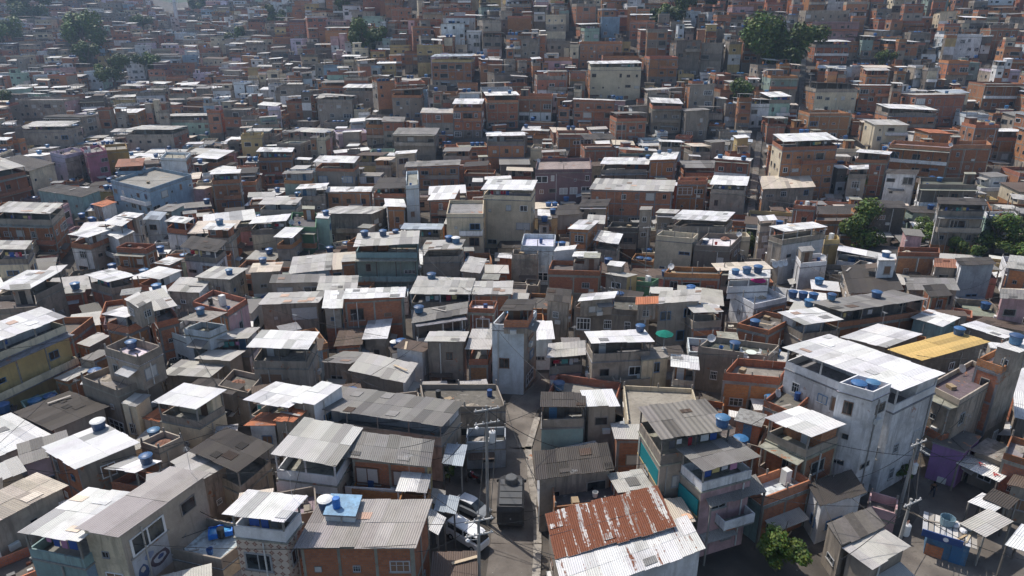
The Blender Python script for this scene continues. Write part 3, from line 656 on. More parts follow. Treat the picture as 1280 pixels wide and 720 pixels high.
# ------------------------------------------------------------------ houses read off the photograph
# near-left, near-right, far-left roof corner (photo pixels) or depth in metres; roof height; type; roof; front wall; side wall | label
TABLE = '''
-40 441 82 392 -72 430 9.5 T w y o|yellow house under a wide white canopy
101 471 146 488 154 451 6 F c c c|grey block house with a raised white walled deck
+130 434 172 447 160 420 9 F W c c
190 501 245 511 230 479 6.5 T w e e|beige house with crisp white canopy beside orange tiles
150 504 166 507 168 492 5 S l k k|tiny cream hut with open black doorway
177 522 215 532 190 514 3.5 S o c c|low shed with orange tiled roof
15 515 65 541 86 486 4 S d b c|broad low house with nearly black sheet roof
-25 577 65 542 -75 549 4 S w c c|low house under long white sheets on left edge
67 473 85 478 98 456 4 S l b b|small brick house with flat grey sheets
97 448 117 450 124 437 5 S g c b|small half brick shed near the grey block
95 430 112 434 122 415 5 S l b c
125 393 157 399 155 381 8 T w b b|orange brick house with two stacked grey canopies
+155 373 172 384 172 366 10 S l c c
193 391 222 384 176 364 8 T l b b|house with laundry below a bent pale roof
240 377 284 389 266 362 8 F c b p|open brick terrace without a roof
210 414 240 425 236 396 5 F c q u|pale blue corner house with walled deck
+222 398 258 403 250 387 8 T c q q
260 425 310 425 277 409 5.5 T l c w|wide pale canopy next to pale blue house
200 470 262 473 226 449 4 S l c c|low house with wide dull white metal roof
242 449 288 452 262 435 4.5 S l c c
235 480 290 494 250 471 4 S d c c|low dark roofed house beside rooftop tank
272 482 310 491 292 461 4.2 F C c c|bare dark flat deck with one tank
-10 387 47 383 -20 372 6 F C c w
308 437 385 438 327 411 7.5 T w c c|grey house with large bright white canopy
322 381 398 376 336 368 6 S l c c|long pale roof behind yellow house front
402 384 428 384 406 364 6 S w c c
427 376 506 371 432 361 7 S w b n|brick house with white roof and green side
452 422 484 422 464 390 4 S w c c|leaning bright white sheet over small yard
417 435 453 432 424 410 3.5 S n b c|low shed with rusty brown broken roof
435 467 506 478 455 441 4.2 S l c w|white roof crossed by thin brown seams
398 454 438 456 435 440 4 S g c c
491 435 529 441 505 423 4.8 S n w w|small white house with dark brown roof
530 427 581 428 537 413 6.2 S l c2 c2|brown grey house with two white paned windows
581 435 613 435 590 413 5.5 T l b p|open pink floored annex beside weathered tower
615 405 655 407 633 386 8.6 F C q c|tall narrow weathered pale blue tower house
+624 389 664 389 634 373 10.8 T d c c
514 402 584 392 518 388 5.5 S g c2 c2|stained long house with sloping grey roof
511 368 588 366 520 352 6.5 T l w c|white front with wide pale canopy roof
588 367 640 367 592 352 6.3 S l b c
585 385 618 386 590 375 6 F W b b|narrow brick house topped with white slab
388 511 553 534 425 481 6 T g c c|largest grey corrugated roof over open storey
303 503 360 511 345 476 7 T w c w|white canopy house beside orange tiled lean-to
+364 500 392 505 402 478 7.2 S w c w
342 524 363 527 370 504 6.3 S o c c|narrow lean-to with bright orange tiles
305 532 345 532 325 515 5.6 S o w c|orange tiled house under white canopy
530 508 632 508 525 480 4.6 F C c t|broad low rubble strewn deck
582 553 632 551 584 535 3 F C z z|low blue grey block at alley mouth
681 374 713 378 684 360 6.5 S d c c|dark roofed concrete house at alley corner
718 384 800 388 735 368 6.5 F C c2 c2|long stained concrete front with white barred windows
+722 377 768 374 728 366 8 S w c b
+794 382 823 380 795 371 8 S o c c
820 381 875 378 826 362 6 S l c c|pale roofed house with two white tanks
867 391 905 389 857 382 5.5 T l b c|red walled room under half white canopy
739 431 818 427 730 414 7.3 T w c c|open white canopy above concrete rooms
683 449 732 445 685 428 4.8 T l p p|low pink house with open pale roof
675 511 733 509 676 490 6.5 T d t w|house with patched dark roof and blue tanks below
+733 508 775 506 725 489 6.3 S w c c
826 553 917 537 797 508 9.5 T a c c|big ribbed grey roof with white stripes
873 433 960 445 890 420 5.5 F C c c|dark flat deck holding three blue tanks
905 466 975 472 930 450 5.5 F c b c|bare deck with round white garden table
803 450 835 446 800 437 5.5 B c k k|plain beige box room on rooftop
1005 407 1055 402 972 388 6 T w b c|brick house with white canopy and yellow bench
1053 390 1160 376 1013 375 6.5 T g b c|widest grey canopy on slim pillars
1051 419 1108 433 1097 406 5 S w c c|broad white roof streaked with dark stripes
1110 434 1152 450 1195 415 6.5 S y c2 c2|house with the only yellow roof
978 435 1125 493 1036 414 10.6 T w w w|tall white apartment house with huge white canopy
+1049 478 1092 490 1072 468 11.2 F W w w
955 523 1013 549 1000 505 8 T w b b|three floor brick house with large white canopy
1160 480 1200 500 1215 450 8 F C c c|grey decked house with iron roof grid
1222 448 1254 459 1250 434 10 F W b c|raised brick corner block by yellow roof
+1244 433 1270 440 1262 425 11.5 S w c c
1138 395 1178 409 1160 386 5 S w t t|small teal house with white sheet roof
1200 407 1255 424 1220 400 4.5 S w c c|long narrow white roof behind two blue tanks
1163 370 1191 368 1160 358 6 S d b b
1163 393 1210 397 1160 385 4.5 S n c c|faded brown roof behind teal house
1215 402 1280 416 1232 394 4 S n c c
1250 372 1290 374 1253 362 7 S g p p|pink house at the right edge
50 557 94 585 130 530 5.8 S w b c|brick sided house with broad patched white roof
131 585 170 592 165 569 5.2 T w b c|small square white canopy on thin posts
94 665 150 673 212 581 8 S P k c|long house with cream front and side mural
22 667 98 682 110 605 7.5 T w t u|turquoise house under bright white awning roof
-15 657 85 605 -55 641 6 S k c w|grey block house with pinkish white sheets
-20 609 33 587 -30 592 5 S l c b|striped worn white roof at left edge
236 564 297 594 283 530 5.5 T d c c|dark brown canopy over grey open floor
211 578 251 603 248 556 5 S l c c|weathered pale roof beside dark brown canopy
175 552 198 560 205 538 5 F C c c|small dark deck carrying one big tank
200 683 276 699 254 646 4 F W c e|white floored terrace with bright blue pool
277 644 356 653 309 611 9 T w D D|house clad in brown diamond tiles
339 573 420 583 380 521 7 T l w c|white walled house with long pale slatted roof
434 572 538 581 445 541 6.3 S g b y|brick and yellow house with grey corrugated roof
345 603 505 613 354 588 4 F C w w|long white courtyard wall
494 613 533 615 502 591 5.2 T w w w|small white ribbed canopy by yellow gable
366 682 520 682 400 627 6.7 S P b b|orange brick house with broad brownish sheet roof
+406 642 443 644 415 618 7.3 B U q q
552 580 568 582 559 553 4 P s c c|blue grey awning by alley shop
542 638 564 643 548 615 3.4 P s c c|blue grey awning above parked car
525 656 536 662 530 634 3.6 P w c c|narrow white ribbed awning by brick house
537 724 597 724 540 688 3 S n c c|shed with splintered old sheet roof
670 600 768 585 667 566 5.6 S d c w|dark sheet roof strewn with white pipes
+772 614 817 609 758 592 4.8 S l b b
693 634 818 620 690 604 4.4 F C b b|low brick terrace in front of pipe strewn roof
694 696 845 660 681 640 5 S x c c|red rusted metal roof
+706 752 882 688 694 698 4.8 S h w w
879 590 951 571 846 561 8.5 T g p c|pink house with grey canopy and teal netting
842 655 860 651 825 627 4.5 S k c c
888 634 958 613 877 614 5.6 P g c c|dark lower awning on pink house front
955 622 1014 600 928 602 4.6 F W b t|pale deck over teal ground floor
1026 634 1084 612 1012 606 4 S d w w|low white house with black patched roof
1052 681 1108 657 1033 655 3.6 S C c c|low shed with dark concrete roof
1090 713 1139 684 1053 684 3.4 S l c c|low shed with ridged pale grey roof
1212 564 1257 582 1235 545 3.4 S c c c|flat dusty concrete shelter behind white awning
1195 579 1248 604 1212 566 3 P w c c|white market awning with red marks
1167 552 1205 564 1188 534 4 B C v v|violet ground floor wall by the square
1199 655 1225 670 1236 634 2.8 P l c c|corrugated grey awning beside the blue kiosk
1209 626 1228 634 1222 619 2.7 P w c c|small square white sheet over a stand
1256 680 1310 699 1277 655 3.3 P w c c|white stall roof in the lower right corner
1255 566 1300 580 1264 544 5 F c b c|brick edged deck house at lower right edge
1258 606 1310 618 1268 590 3.6 S n c p|low pinkish shack with brown sheet at right edge
1228 622 1256 634 1240 612 2.9 P d c c|dark sagging awning behind the corrugated awning
955 500 990 515 982 478 6.5 F C b b|brick block wedged beside the tall white building
-20 217 31 206 -16 201 9 T l f p|pink house with orange parapet
35 212 69 203 27 199 7.5 S d k c|cream house with boxy dark windows
62 190 80 194 90 184 8 F c l c|lilac two storey corner house
108 192 133 188 105 184 8.5 F c r r|magenta pink house
132 188 160 186 130 181 8 F c o o|ochre house behind the blue house
138 225 186 236 158 209 8.5 F j u u|large sky blue house
+143 207 178 206 148 200 10 T j u w
46 240 102 246 72 230 6 S d t t|turquoise house with dark brown roof
114 256 127 259 128 249 5 S o c w|tiny orange roofed terrace beside turquoise house
-10 266 63 268 0 252 8.5 T l b b|big brick house with grey canopy on tall posts
84 294 110 297 117 282 7.2 T w w c|white house below twin white canopies
+124 289 147 297 143 281 6.7 S w w c
128 279 152 282 145 270 8 T w c w
+145 270 170 273 155 264 8.2 S w c c
145 309 182 311 158 303 6.5 F n b b|plain brick cube with brown top
-10 313 32 312 0 300 8 T l k e|cream house with small side annex
-12 359 34 361 34 339 7 T w c c|white lean roof over dark yard on left edge
105 343 135 351 140 337 5.7 T w b c|square white canopy near dark roofed villa
169 345 200 350 198 332 6 T w c w|clean white canopy with hanging front edge
192 330 212 332 210 320 6 S w b b
224 309 270 313 240 297 7.5 T d w w|villa with dark roof and white columns
205 277 232 280 217 269 7 T w w w
251 286 285 287 262 279 8 T w c c|white canopy holding one blue tank
178 273 200 274 188 265 6 S s q q|pale blue shed with blue grey roof
192 264 215 265 210 254 6 S g c t
200 197 232 198 205 190 9 F c q b|stained pale blue tall facade
262 219 300 217 265 212 8.5 T w b c|house with pale blue door on open floor
243 348 287 351 268 331 6 S l c c
207 362 250 365 225 347 5.5 S l c w|broad pale roof left of grey canopy
391 202 443 203 400 195 9 T w c c|grey house with brick parapet and white canopy
320 191 365 190 325 184 9 T w b b|brick house with long white sheet at mid slope
352 217 390 218 356 212 7 T g n c
369 237 407 236 375 229 8 T w c c|tall grey house with square white canopy
406 238 464 240 410 233 7.2 S w b b|flat long brick house with white roof
465 234 507 234 475 223 8 T d b c|dark pyramid roof over brick balcony
322 255 370 255 332 247 7.5 T l c c|open grey veranda house
310 278 358 277 318 270 7 T w k y|yellow base house with white canopy
395 268 465 269 420 256 6 S l c c|wide pale sheets with three tanks behind
482 260 508 260 480 247 7.5 S w b w|white and brick house with ribbed white roof
341 296 365 296 357 285 6 T w c c|small tilted white canopy above blue barrels
362 283 395 284 365 265 6.2 F C G c|green walled terrace
395 272 410 273 398 267 7 B W i i|small mint green block
441 305 523 305 447 291 9 T l n n|sage green house with pale turquoise balcony
500 287 552 288 505 278 6.3 T s c c|bluish white roof above stone walls
525 311 576 310 533 301 8 T l c c|bare block house with open loft
507 232 523 231 508 214 10.5 F c q q|narrow pale blue tower with stained walls
534 248 568 248 545 234 8 S w b b|small brick house with large bright white roof
601 235 666 237 610 225 11.5 T w e e|largest beige block with stepped gable
+558 267 604 267 562 250 9.2 F n e e
505 207 575 206 508 202 8 S g b b|long brick house beside pale blue tower
492 194 520 192 495 188 8 S w k c|cream house with faceted corner
360 340 414 337 366 321 6 S l u b|blue walled house with plain pale roof
310 343 350 340 316 328 6 S k c c
336 353 405 352 340 344 6 S g c c|low dark house with long grey roof
395 361 446 361 400 346 6 S l c c|pale roof below sage green house
426 329 445 327 430 318 6 S l b c
575 338 600 340 585 322 6 S l c c
517 359 592 359 522 347 6 T l c c|pale roofed house with white tank row behind
669 212 740 211 672 198 9 F j m m|mauve windowless block
750 205 811 204 755 198 9 T w c c|grey balcony house with thin white canopy
811 201 845 200 822 190 10 S w b b|brick house with sunlit pale roof and tanks
736 236 842 238 745 224 8 S l b c|long brick house with three white windows
847 226 883 226 850 222 9 F c b p|brick house with reddish lower floor
887 229 934 231 892 220 9.5 T w c c|grey balcony house with two tanks above
892 199 938 202 897 194 10 S w b b|brick house with two tanks on white roof
839 273 908 275 855 264 7.5 T w c b|white canopy with three tanks behind it
820 294 866 298 828 288 7 F c k k|cream concrete house with two square openings
868 306 913 308 885 291 6 F W c2 c2|angular brown house with white floored deck
833 284 888 285 838 278 5.5 S d c c|narrow blackened roof below white canopy
709 287 736 289 724 273 8 S w b b|brick box with pitched white sheets
741 300 773 304 748 289 6.5 T w c c
651 307 693 308 655 292 6.5 F W q q|bluish white roofless terrace
692 313 718 312 695 309 7.5 S w w w|little white upper room on old brick house
715 321 745 322 718 313 7.3 T w b b
685 337 750 339 690 325 6 F C b c
640 318 672 318 642 311 5.8 F C c b|stained house with single grey shutter
897 338 966 338 889 327 6 S k c c|tan roof beside three satellite dishes
914 364 943 380 954 356 6 F W w b|white terrace house with pink parasol
+910 348 963 346 915 340 8.3 T W w w
922 404 961 413 955 388 5 F C b b|brick deck with one white lidded tank
695 268 730 266 697 258 6 S d c c
722 257 759 257 728 250 7 S d c b
733 278 756 279 735 269 6.5 S l c c
819 267 845 268 825 260 7 S l c c
758 331 777 333 763 326 7 S w c c|white roofed hut with tiny black window
756 342 784 347 770 338 6 S l c y
780 350 815 353 790 347 5 F C G G|bright green low wall
672 271 688 272 672 260 5 P w c c
760 284 797 285 765 277 6 F C c3 c3|blackened terrace with blue tarpaulin
800 262 812 262 802 258 9 B c c c|slim concrete water tower block
830 341 900 343 838 333 5.7 F C b b|ruined brick house without roof
979 176 1049 174 966 168 14 T w b k|four storey house with cream end wall
953 235 1020 232 952 222 6 S k c b|tan fan shaped roof below cream end wall
1061 211 1086 211 1063 207 8 T w c c
1069 192 1112 193 1078 187 10 T w b b|white canopy left of broad brick house
1112 180 1188 185 1118 175 10 F c b b|broad brick house with five windows
1190 181 1240 181 1192 176 10 F c b b|brick house stepping above the mint shed
1106 217 1147 219 1110 210 8 S d w w|white house with two black framed windows
1150 230 1222 231 1155 222 8 F C c2 w|dark flat roofed house with white lower wall
1172 256 1235 257 1172 246 10 T d c w|terrace house with dark roof and white rails
1235 270 1273 270 1238 265 7 F W w i|low white and mint wing
980 290 1035 282 961 284 9 T w w c|white house with crisp canopy beside round tree
992 256 1020 258 995 250 8 F W b b|brick house with white parapet
1020 276 1070 276 1025 268 6 F C b b
1090 259 1135 259 1085 251 7 S d c3 c3|brown black house under yellow tank
1062 334 1092 341 1075 325 5.5 F C c w|house with rusty eave and tank tower
+1099 325 1120 325 1102 318 8.3 B W w w
1258 333 1290 337 1262 320 7 S l b b|brick house at the right frame edge
1200 332 1246 331 1203 323 7 S d z w|blue white house among trees
1167 333 1198 334 1170 324 6 S j c c|rusty flat roof with three tanks in front
1123 315 1175 316 1127 309 5.5 F C b b|red brick house right of round tree
1062 365 1130 362 1110 343 5.5 S d c c|wide blackened roof right of tank tower
1135 360 1200 363 1130 347 5.5 S g c c|slate grey roof below blue white house
1001 329 1034 326 1005 320 5.5 F C w w|small white house under canopy house
1031 300 1050 299 1033 295 5.5 F c y y|tiny yellow house with a tank
950 276 972 274 952 271 8 T w c c
104 90 126 88 d8 9 F c q i|pale turquoise block far left
120 66 146 68 d9 9 T c y p|yellow and pink house on far slope
157 78 178 77 d8 9 F c w q|white balcony block by the trees
168 57 182 56 d8 9 F c w w|bright white narrow house on far slope
209 22 222 21 d10 12 F c w w|white block beneath the tall mast
338 3 352 3 d10 10 F c q q|pale blue houses at top edge
196 144 280 147 d12 8 T l i c|widest pale canopy at left mid slope
155 164 215 162 d14 8 T l c b|grey canopy on thin posts upper left
125 141 170 140 d9 8 S w b b|long brick house with white edge upper left
26 157 82 157 d10 8 T l c c|open sided house with blue barrels upper left
20 128 78 122 d12 10 F c c p|mauve grey block with yellow end
52 146 103 147 d9 8 S d c c
538 69 590 70 d9 10 T s b b|yellow banded balcony house
510 114 533 114 d8 8 F c u u|bright blue small house on the slope
356 121 394 121 d9 9 T w b b|brick loft with white roof
395 120 440 120 d9 9 T l c c|grey loft beside brick loft
565 128 603 129 d9 10 T w b b|brick house with sunlit white roof upper middle
428 108 475 109 d10 8 T w c c|house below white sheets near slope trees
400 102 458 103 d8 8 T g b b
504 60 545 58 d10 8 T g b b
583 38 600 38 d7 9 F c w w|little white tower house upper middle
455 150 490 151 d7 7 T w b b
477 152 505 150 d8 7.5 S g b b
490 166 545 168 d10 8 S g c c|broad grey tilted roof mid slope
525 140 568 140 d8 8 S l b b
607 118 650 119 d9 10 T w b b
738 79 803 78 d10 12 T w k b|cream and brick house with long canopy
753 66 800 65 d7 9 T w f r|open room with deep red wall
752 22 775 20 d7 8 F c u u|block wrapped in blue tarpaulin
730 31 751 31 d8 9 T w i c|mint balcony under pale roof
845 51 878 51 d9 12 S l c2 c2|dark grey tower house upper middle
882 58 922 57 d8 8 T w w w|white house below blackened balcony
815 127 854 128 d9 9 T w c c|bright white roof over grey balcony
716 125 770 127 d9 8 S w b b|low brick house with white edge and tank
770 142 810 143 d8 8 T g b b
648 121 690 120 d10 8 F c b b
687 22 708 20 d8 8 F c b k
725 52 778 53 d9 9 F c b b|plain brick block left of red room
800 40 842 35 d9 9 S w b b
812 72 848 70 d9 9 F c b b|brick house right of cream house
857 139 888 139 d9 8 S g c c
862 106 895 107 d8 10 S g c b|grey roofed house right of bright canopy
926 125 965 125 d9 8 T w w c|low white loft at mid slope
1020 105 1076 105 d10 9 T w k b|cream terrace house below brick rows
1075 107 1130 108 d9 8 S w b b
1020 51 1064 51 d9 8 T w b b|brick balcony with white roof upper right
1057 46 1104 47 d7 8 T g b b
1110 51 1152 51 d8 8 T w b b
1015 28 1076 27 d9 9 S w p b|pink walled house upper right
1183 43 1227 43 d9 9 F C w q|white and pale blue house upper right
1233 105 1285 105 d10 8 F c b b|sharp edged brick house far right
1145 117 1210 121 d9 9 S l b b|long brick house with tank on right slope
1112 134 1172 137 d9 8 T w b b|brick house with grey beam canopy
1008 14 1062 12 d9 9 F c c c|smooth grey block top right
1187 76 1212 76 d8 8 F c b b
1240 88 1275 87 d8 7 F c l c|pale lilac house far right
1146 82 1174 83 d7 7 F c w c
1012 142 1064 141 d8 8 F c b b|brick deck with blue tanks by alley stairs
1094 155 1137 155 d8 8 S l k k
1160 166 1195 166 d7 7 S o b b
1240 166 1285 164 d8 8 T w b b
960 147 985 150 d8 7 T l b b
963 118 990 121 d9 9 T w i c|mint house beside the alley stairs
'''
def orient(a, y):
    near = min(max((180 - y) / 110, 0), 1)
    base = -0.75 * math.atan(a) * 1.0
    return base * (0.35 + 0.65 * near)
hs = []
RH = random.Random(5)
def setup(h, A, e1, e2):
    W = e1.length; D = e2.length
    W = min(max(W, 2.0), 26.0); D = min(max(D, 2.2), 24.0)
    u1 = e1.normalized(); pr = Vector((-u1.y, u1.x))
    u2 = e2.normalized()
    if u2.dot(pr) < 0: u2 = -u2
    k = u2.dot(u1)
    k = max(-.42, min(.42, k))
    u2 = (pr * math.sqrt(1 - k * k) + u1 * k).normalized()
    h.A = (A.x, A.y); h.u1 = (u1.x, u1.y); h.u2 = (u2.x, u2.y); h.W = W; h.D = D
    cs = [(A.x + u1.x * s * W + u2.x * t * D, A.y + u1.y * s * W + u2.y * t * D) for s, t in ((0, 0), (1, 0), (1, 1), (0, 1))]
    h.cs = cs
    zz = [ter(*c) for c in cs]
    h.zg = min(zz[0], zz[1]); h.zb = min(zz) - .6
    h.c = (sum(c[0] for c in cs) / 4, sum(c[1] for c in cs) / 4)
def newh(hh, typ, roof, wf, ws):
    h = H(); h.h = hh; h.typ = typ; h.roof = roof; h.wf = wf; h.ws = ws; h.pw = None; h.ph = None
    h.band = RH.choice((None, None, 'b', 'c', 'c2', 'w', 'b')); h.base = RH.choice((None, 'c', 'c2', 'b')); h.balc = RH.random(); h.sd = RH.uniform(0, 50); h.wst = RH.choice((0, 1, 1, 2, 2, 3, 4, 5, 5, 6, 6, 7)); h.stair = RH.random() < .3; h.label = None; h.sub = []; h.manual = False; h.parent = None
    h.seed = RH.randrange(10**6)
    return h
for line in TABLE.strip().split('\n'):
    line = line.strip()
    plus = line.startswith('+'); line = line.lstrip('+')
    body, _, label = line.partition('|')
    t = body.split()
    if t[4].startswith('d'):
        x0, y0, x1, y1 = map(float, t[:4]); dep = float(t[4][1:]); rest = t[5:]
    else:
        x0, y0, x1, y1, x2, y2 = map(float, t[:6]); dep = None; rest = t[6:]
    hh = float(rest[0]) * 1.06 + RH.uniform(-.08, .08)
    h = newh(hh, *rest[1:5]); h.manual = True
    if h.wf not in ('b', 'c', 'c2') or label.strip(): h.band = None
    if h.wf not in ('b', 'c', 'c2'): h.base = None
    if label.startswith('yellow house under'): h.base = 'o'; h.balc = .1
    if h.wf in ('w', 'v', 'D', 'm', 'q', 'l', 'e', 'k') and label.strip(): h.balc = 1
    h.label = label.strip() or None
    h.pw = {'yellow banded balcony house': 'y', 'pink house with orange parapet': 'f', 'grey house with brick parapet and white canopy': 'b', 'sage green house with pale turquoise balcony': 't', 'white terrace house with pink parasol': 'w', 'pink house with grey canopy and teal netting': 'w', 'tall white apartment house with huge white canopy': 'w', 'yellow house under a wide white canopy': 'k', 'house clad in brown diamond tiles': 'w', 'three floor brick house with large white canopy': 'c', 'turquoise house under bright white awning roof': 't', 'white walled house with long pale slatted roof': 'w', 'largest beige block with stepped gable': 'e', 'big ribbed grey roof with white stripes': 'c'}.get(h.label)
    a = hit((x0 + x1) / 2, (y0 + y1) / 2, hh)
    zt = a.z
    if dep is not None:
        ya = a.y; ang = RH.uniform(-.13, .13)
        ra = ray(x0, y0); rb = ray(x1, y1)
        A = Vector((ra[0] / ra[1] * ya, ya)); B = Vector((rb[0] / rb[1] * ya, ya))
        L = (B - A).length; m = (A + B) / 2
        e1 = Vector((math.cos(ang), math.sin(ang))) * L; A = m - e1 / 2
        e2 = Vector((-math.sin(ang), math.cos(ang))) * dep
        zt = a.z
    else:
        A3 = onplane(x0, y0, zt); B3 = onplane(x1, y1, zt); D3 = onplane(x2, y2, zt)
        A = A3.xy; e1 = B3.xy - A; e2 = D3.xy - A
    setup(h, A, e1, e2)
    if typ_p := (h.typ == 'P'): pass
    h.zt = zt
    if plus:
        h.parent = hs_main; hs_main.sub.append(h)
        if h.zt > hs_main.zt + 1.2: h.zb = h.zg = hs_main.zt - (hs_main.ph or .7) + .004
        if hs_main.typ == 'F' and hs_main.ph is None: hs_main.ph = .75
    else:
        hs.append(h); hs_main = h
MAN = list(hs)

# ------------------------------------------------------------------ streets kept clear of houses
STREET_PX = [(632, 790), (636, 722), (640, 680), (641, 640), (636, 600), (634, 560), (648, 520), (662, 490), (668, 466)]
ALLEYS_PX = [[(945, 330), (938, 270), (945, 210), (950, 165)], [(1003, 165), (1002, 110), (1006, 60), (1010, 15)], [(690, 110), (689, 60), (688, 5)],
             [(1228, 150), (1225, 110), (1235, 80)], [(95, 330), (60, 300), (20, 285)], [(465, 400), (505, 420), (510, 400)], [(705, 330), (690, 350), (670, 420)],
             [(570, 440), (580, 460)], [(820, 20), (822, 5)], [(575, 230), (582, 205), (580, 180)], [(1168, 470), (1150, 540), (1130, 600)]]
PLAZA_PX = [(1062, 840), (1120, 690), (1150, 640), (1140, 600), (1160, 570), (1200, 565), (1262, 600), (1240, 640), (1285, 650), (1360, 840)]
COURT_PX = [(905, 655), (960, 640), (1010, 640), (1048, 668), (1062, 840), (880, 840), (885, 700)]
PARK_PX = [(535, 840), (535, 690), (545, 640), (556, 608), (575, 592), (628, 592), (624, 640), (622, 840)]
def gpts(px): return [hit(x, y, 0.0).xy for x, y in px]
STREET = gpts(STREET_PX); PLAZA = gpts(PLAZA_PX); PARK = gpts(PARK_PX); COURT = gpts(COURT_PX); ALLEYS = [gpts(p) for p in ALLEYS_PX]
def segd(p, a, b):
    d = b - a; t = max(0, min(1, (p - a).dot(d) / max(d.length_squared, 1e-9)))
    return (p - a - d * t).length
def inpoly(p, poly):
    c = False
    for i in range(len(poly)):
        a, b = poly[i], poly[i - 1]
        if (a.y > p.y) != (b.y > p.y) and p.x < (b.x - a.x) * (p.y - a.y) / (b.y - a.y) + a.x: c = not c
    return c
def clear_of_streets(cs):
    pts = [Vector(c) for c in cs]; n = len(pts)
    tests = pts + [(pts[i] + pts[i - 1]) / 2 for i in range(n)] + [sum(pts, Vector((0, 0))) / n]
    for p in tests:
        if inpoly(p, PLAZA) or inpoly(p, PARK) or inpoly(p, COURT): return False
        for a, b in zip(STREET, STREET[1:]):
            if segd(p, a, b) < (1.9 if p.y < 57 else 0.95): return False
        for al in ALLEYS:
            for a, b in zip(al, al[1:]):
                if segd(p, a, b) < (.9 if p.y < 150 else 1.5): return False
    return True

# ------------------------------------------------------------------ id buffer (which house the photograph sees where)
BW, BH = 640, 360
zbuf = np.full((BH, BW), 1e9); ibuf = np.full((BH, BW), -1, dtype=np.int32)
def raster(quad, idx):
    pr = [proj(*p) for p in quad]
    if min(p[2] for p in pr) < 3: return
    xs = np.array([p[0] * BW / 1280 for p in pr]); ys = np.array([p[1] * BH / 720 for p in pr]); iz = np.array([1 / p[2] for p in pr])
    x0, x1 = int(max(0, math.floor(xs.min()))), int(min(BW - 1, math.ceil(xs.max()))); y0, y1 = int(max(0, math.floor(ys.min()))), int(min(BH - 1, math.ceil(ys.max())))
    if x0 > x1 or y0 > y1: return
    gx, gy = np.meshgrid(np.arange(x0, x1 + 1) + .5, np.arange(y0, y1 + 1) + .5)
    for tri in ((0, 1, 2), (0, 2, 3)):
        ax, bx, cx = xs[list(tri)]; ay, by, cy = ys[list(tri)]
        den = (by - cy) * (ax - cx) + (cx - bx) * (ay - cy)
        if abs(den) < 1e-9: continue
        l0 = ((by - cy) * (gx - cx) + (cx - bx) * (gy - cy)) / den; l1 = ((cy - ay) * (gx - cx) + (ax - cx) * (gy - cy)) / den; l2 = 1 - l0 - l1
        ins = (l0 >= -.001) & (l1 >= -.001) & (l2 >= -.001)
        if not ins.any(): continue
        d = 1 / np.maximum(l0 * iz[tri[0]] + l1 * iz[tri[1]] + l2 * iz[tri[2]], 1e-9)
        zb = zbuf[y0:y1 + 1, x0:x1 + 1]; ib = ibuf[y0:y1 + 1, x0:x1 + 1]
        m = ins & (d < zb)
        zb[m] = d[m]; ib[m] = idx
def raster_house(h, idx):
    for q in [h] + h.sub:
        t = [(x, y, q.zt) for x, y in q.cs]; b = [(x, y, q.zb) for x, y in q.cs]
        raster(t, idx)
        if q.typ == 'P': continue
        for k in range(4):
            j = (k + 1) % 4
            raster([b[k], b[j], t[j], t[k]], idx)
for i, h in enumerate(MAN): raster_house(h, i)
def occl(cs, zt, zb, lim):
    """how many sample points of a candidate would stand in front of a house read from the photograph"""
    n = 0; tot = 0
    for s, t in ((0, 0), (.5, 0), (1, 0), (0, .5), (.5, .5), (1, .5), (0, 1), (.5, 1), (1, 1)):
        x = cs[0][0] + (cs[1][0] - cs[0][0]) * s + (cs[3][0] - cs[0][0]) * t; y = cs[0][1] + (cs[1][1] - cs[0][1]) * s + (cs[3][1] - cs[0][1]) * t
        px, py, d = proj(x, y, zt)
        ix, iy = int(px / 2), int(py / 2)
        if 0 <= ix < BW and 0 <= iy < BH:
            tot += 1
            if ibuf[iy, ix] >= 0 and zbuf[iy, ix] > d + .8: n += 1
    return n

# ------------------------------------------------------------------ the houses between and behind, packed along the slope
GRID = {}
CELL = 8.0
def reg(h, cs, rr):
    gx, gy = int(h.c[0] // CELL), int(h.c[1] // CELL)
    GRID.setdefault((gx, gy), []).append((cs, h.c, rr))
def sat(a, b):
    for P, Q in ((a, b), (b, a)):
        for k in range(2):
            ex, ey = P[k + 1][0] - P[k][0], P[k + 1][1] - P[k][1]
            nx, ny = -ey, ex
            pa = [p[0] * nx + p[1] * ny for p in P]; pb = [p[0] * nx + p[1] * ny for p in Q]
            if max(pa) <= min(pb) or max(pb) <= min(pa): return False
    return True
def shrink(cs, c, m):
    out = []
    for p in cs:
        dx, dy = c[0] - p[0], c[1] - p[1]; L = math.hypot(dx, dy); out.append((p[0] + dx / L * m, p[1] + dy / L * m))
    return out
for h in MAN:
    if h.typ == 'P': continue
    for q in [h] + h.sub: reg(q, shrink(q.cs, q.c, .35), math.hypot(q.W, q.D) / 2)
def free(cs, c, rr):
    gx, gy = int(c[0] // CELL), int(c[1] // CELL)
    for i in range(gx - 3, gx + 4):
        for j in range(gy - 3, gy + 4):
            for (o, oc, orr) in GRID.get((i, j), ()):
                if math.hypot(oc[0] - c[0], oc[1] - c[1]) < rr + orr and sat(cs, o): return False
    return True
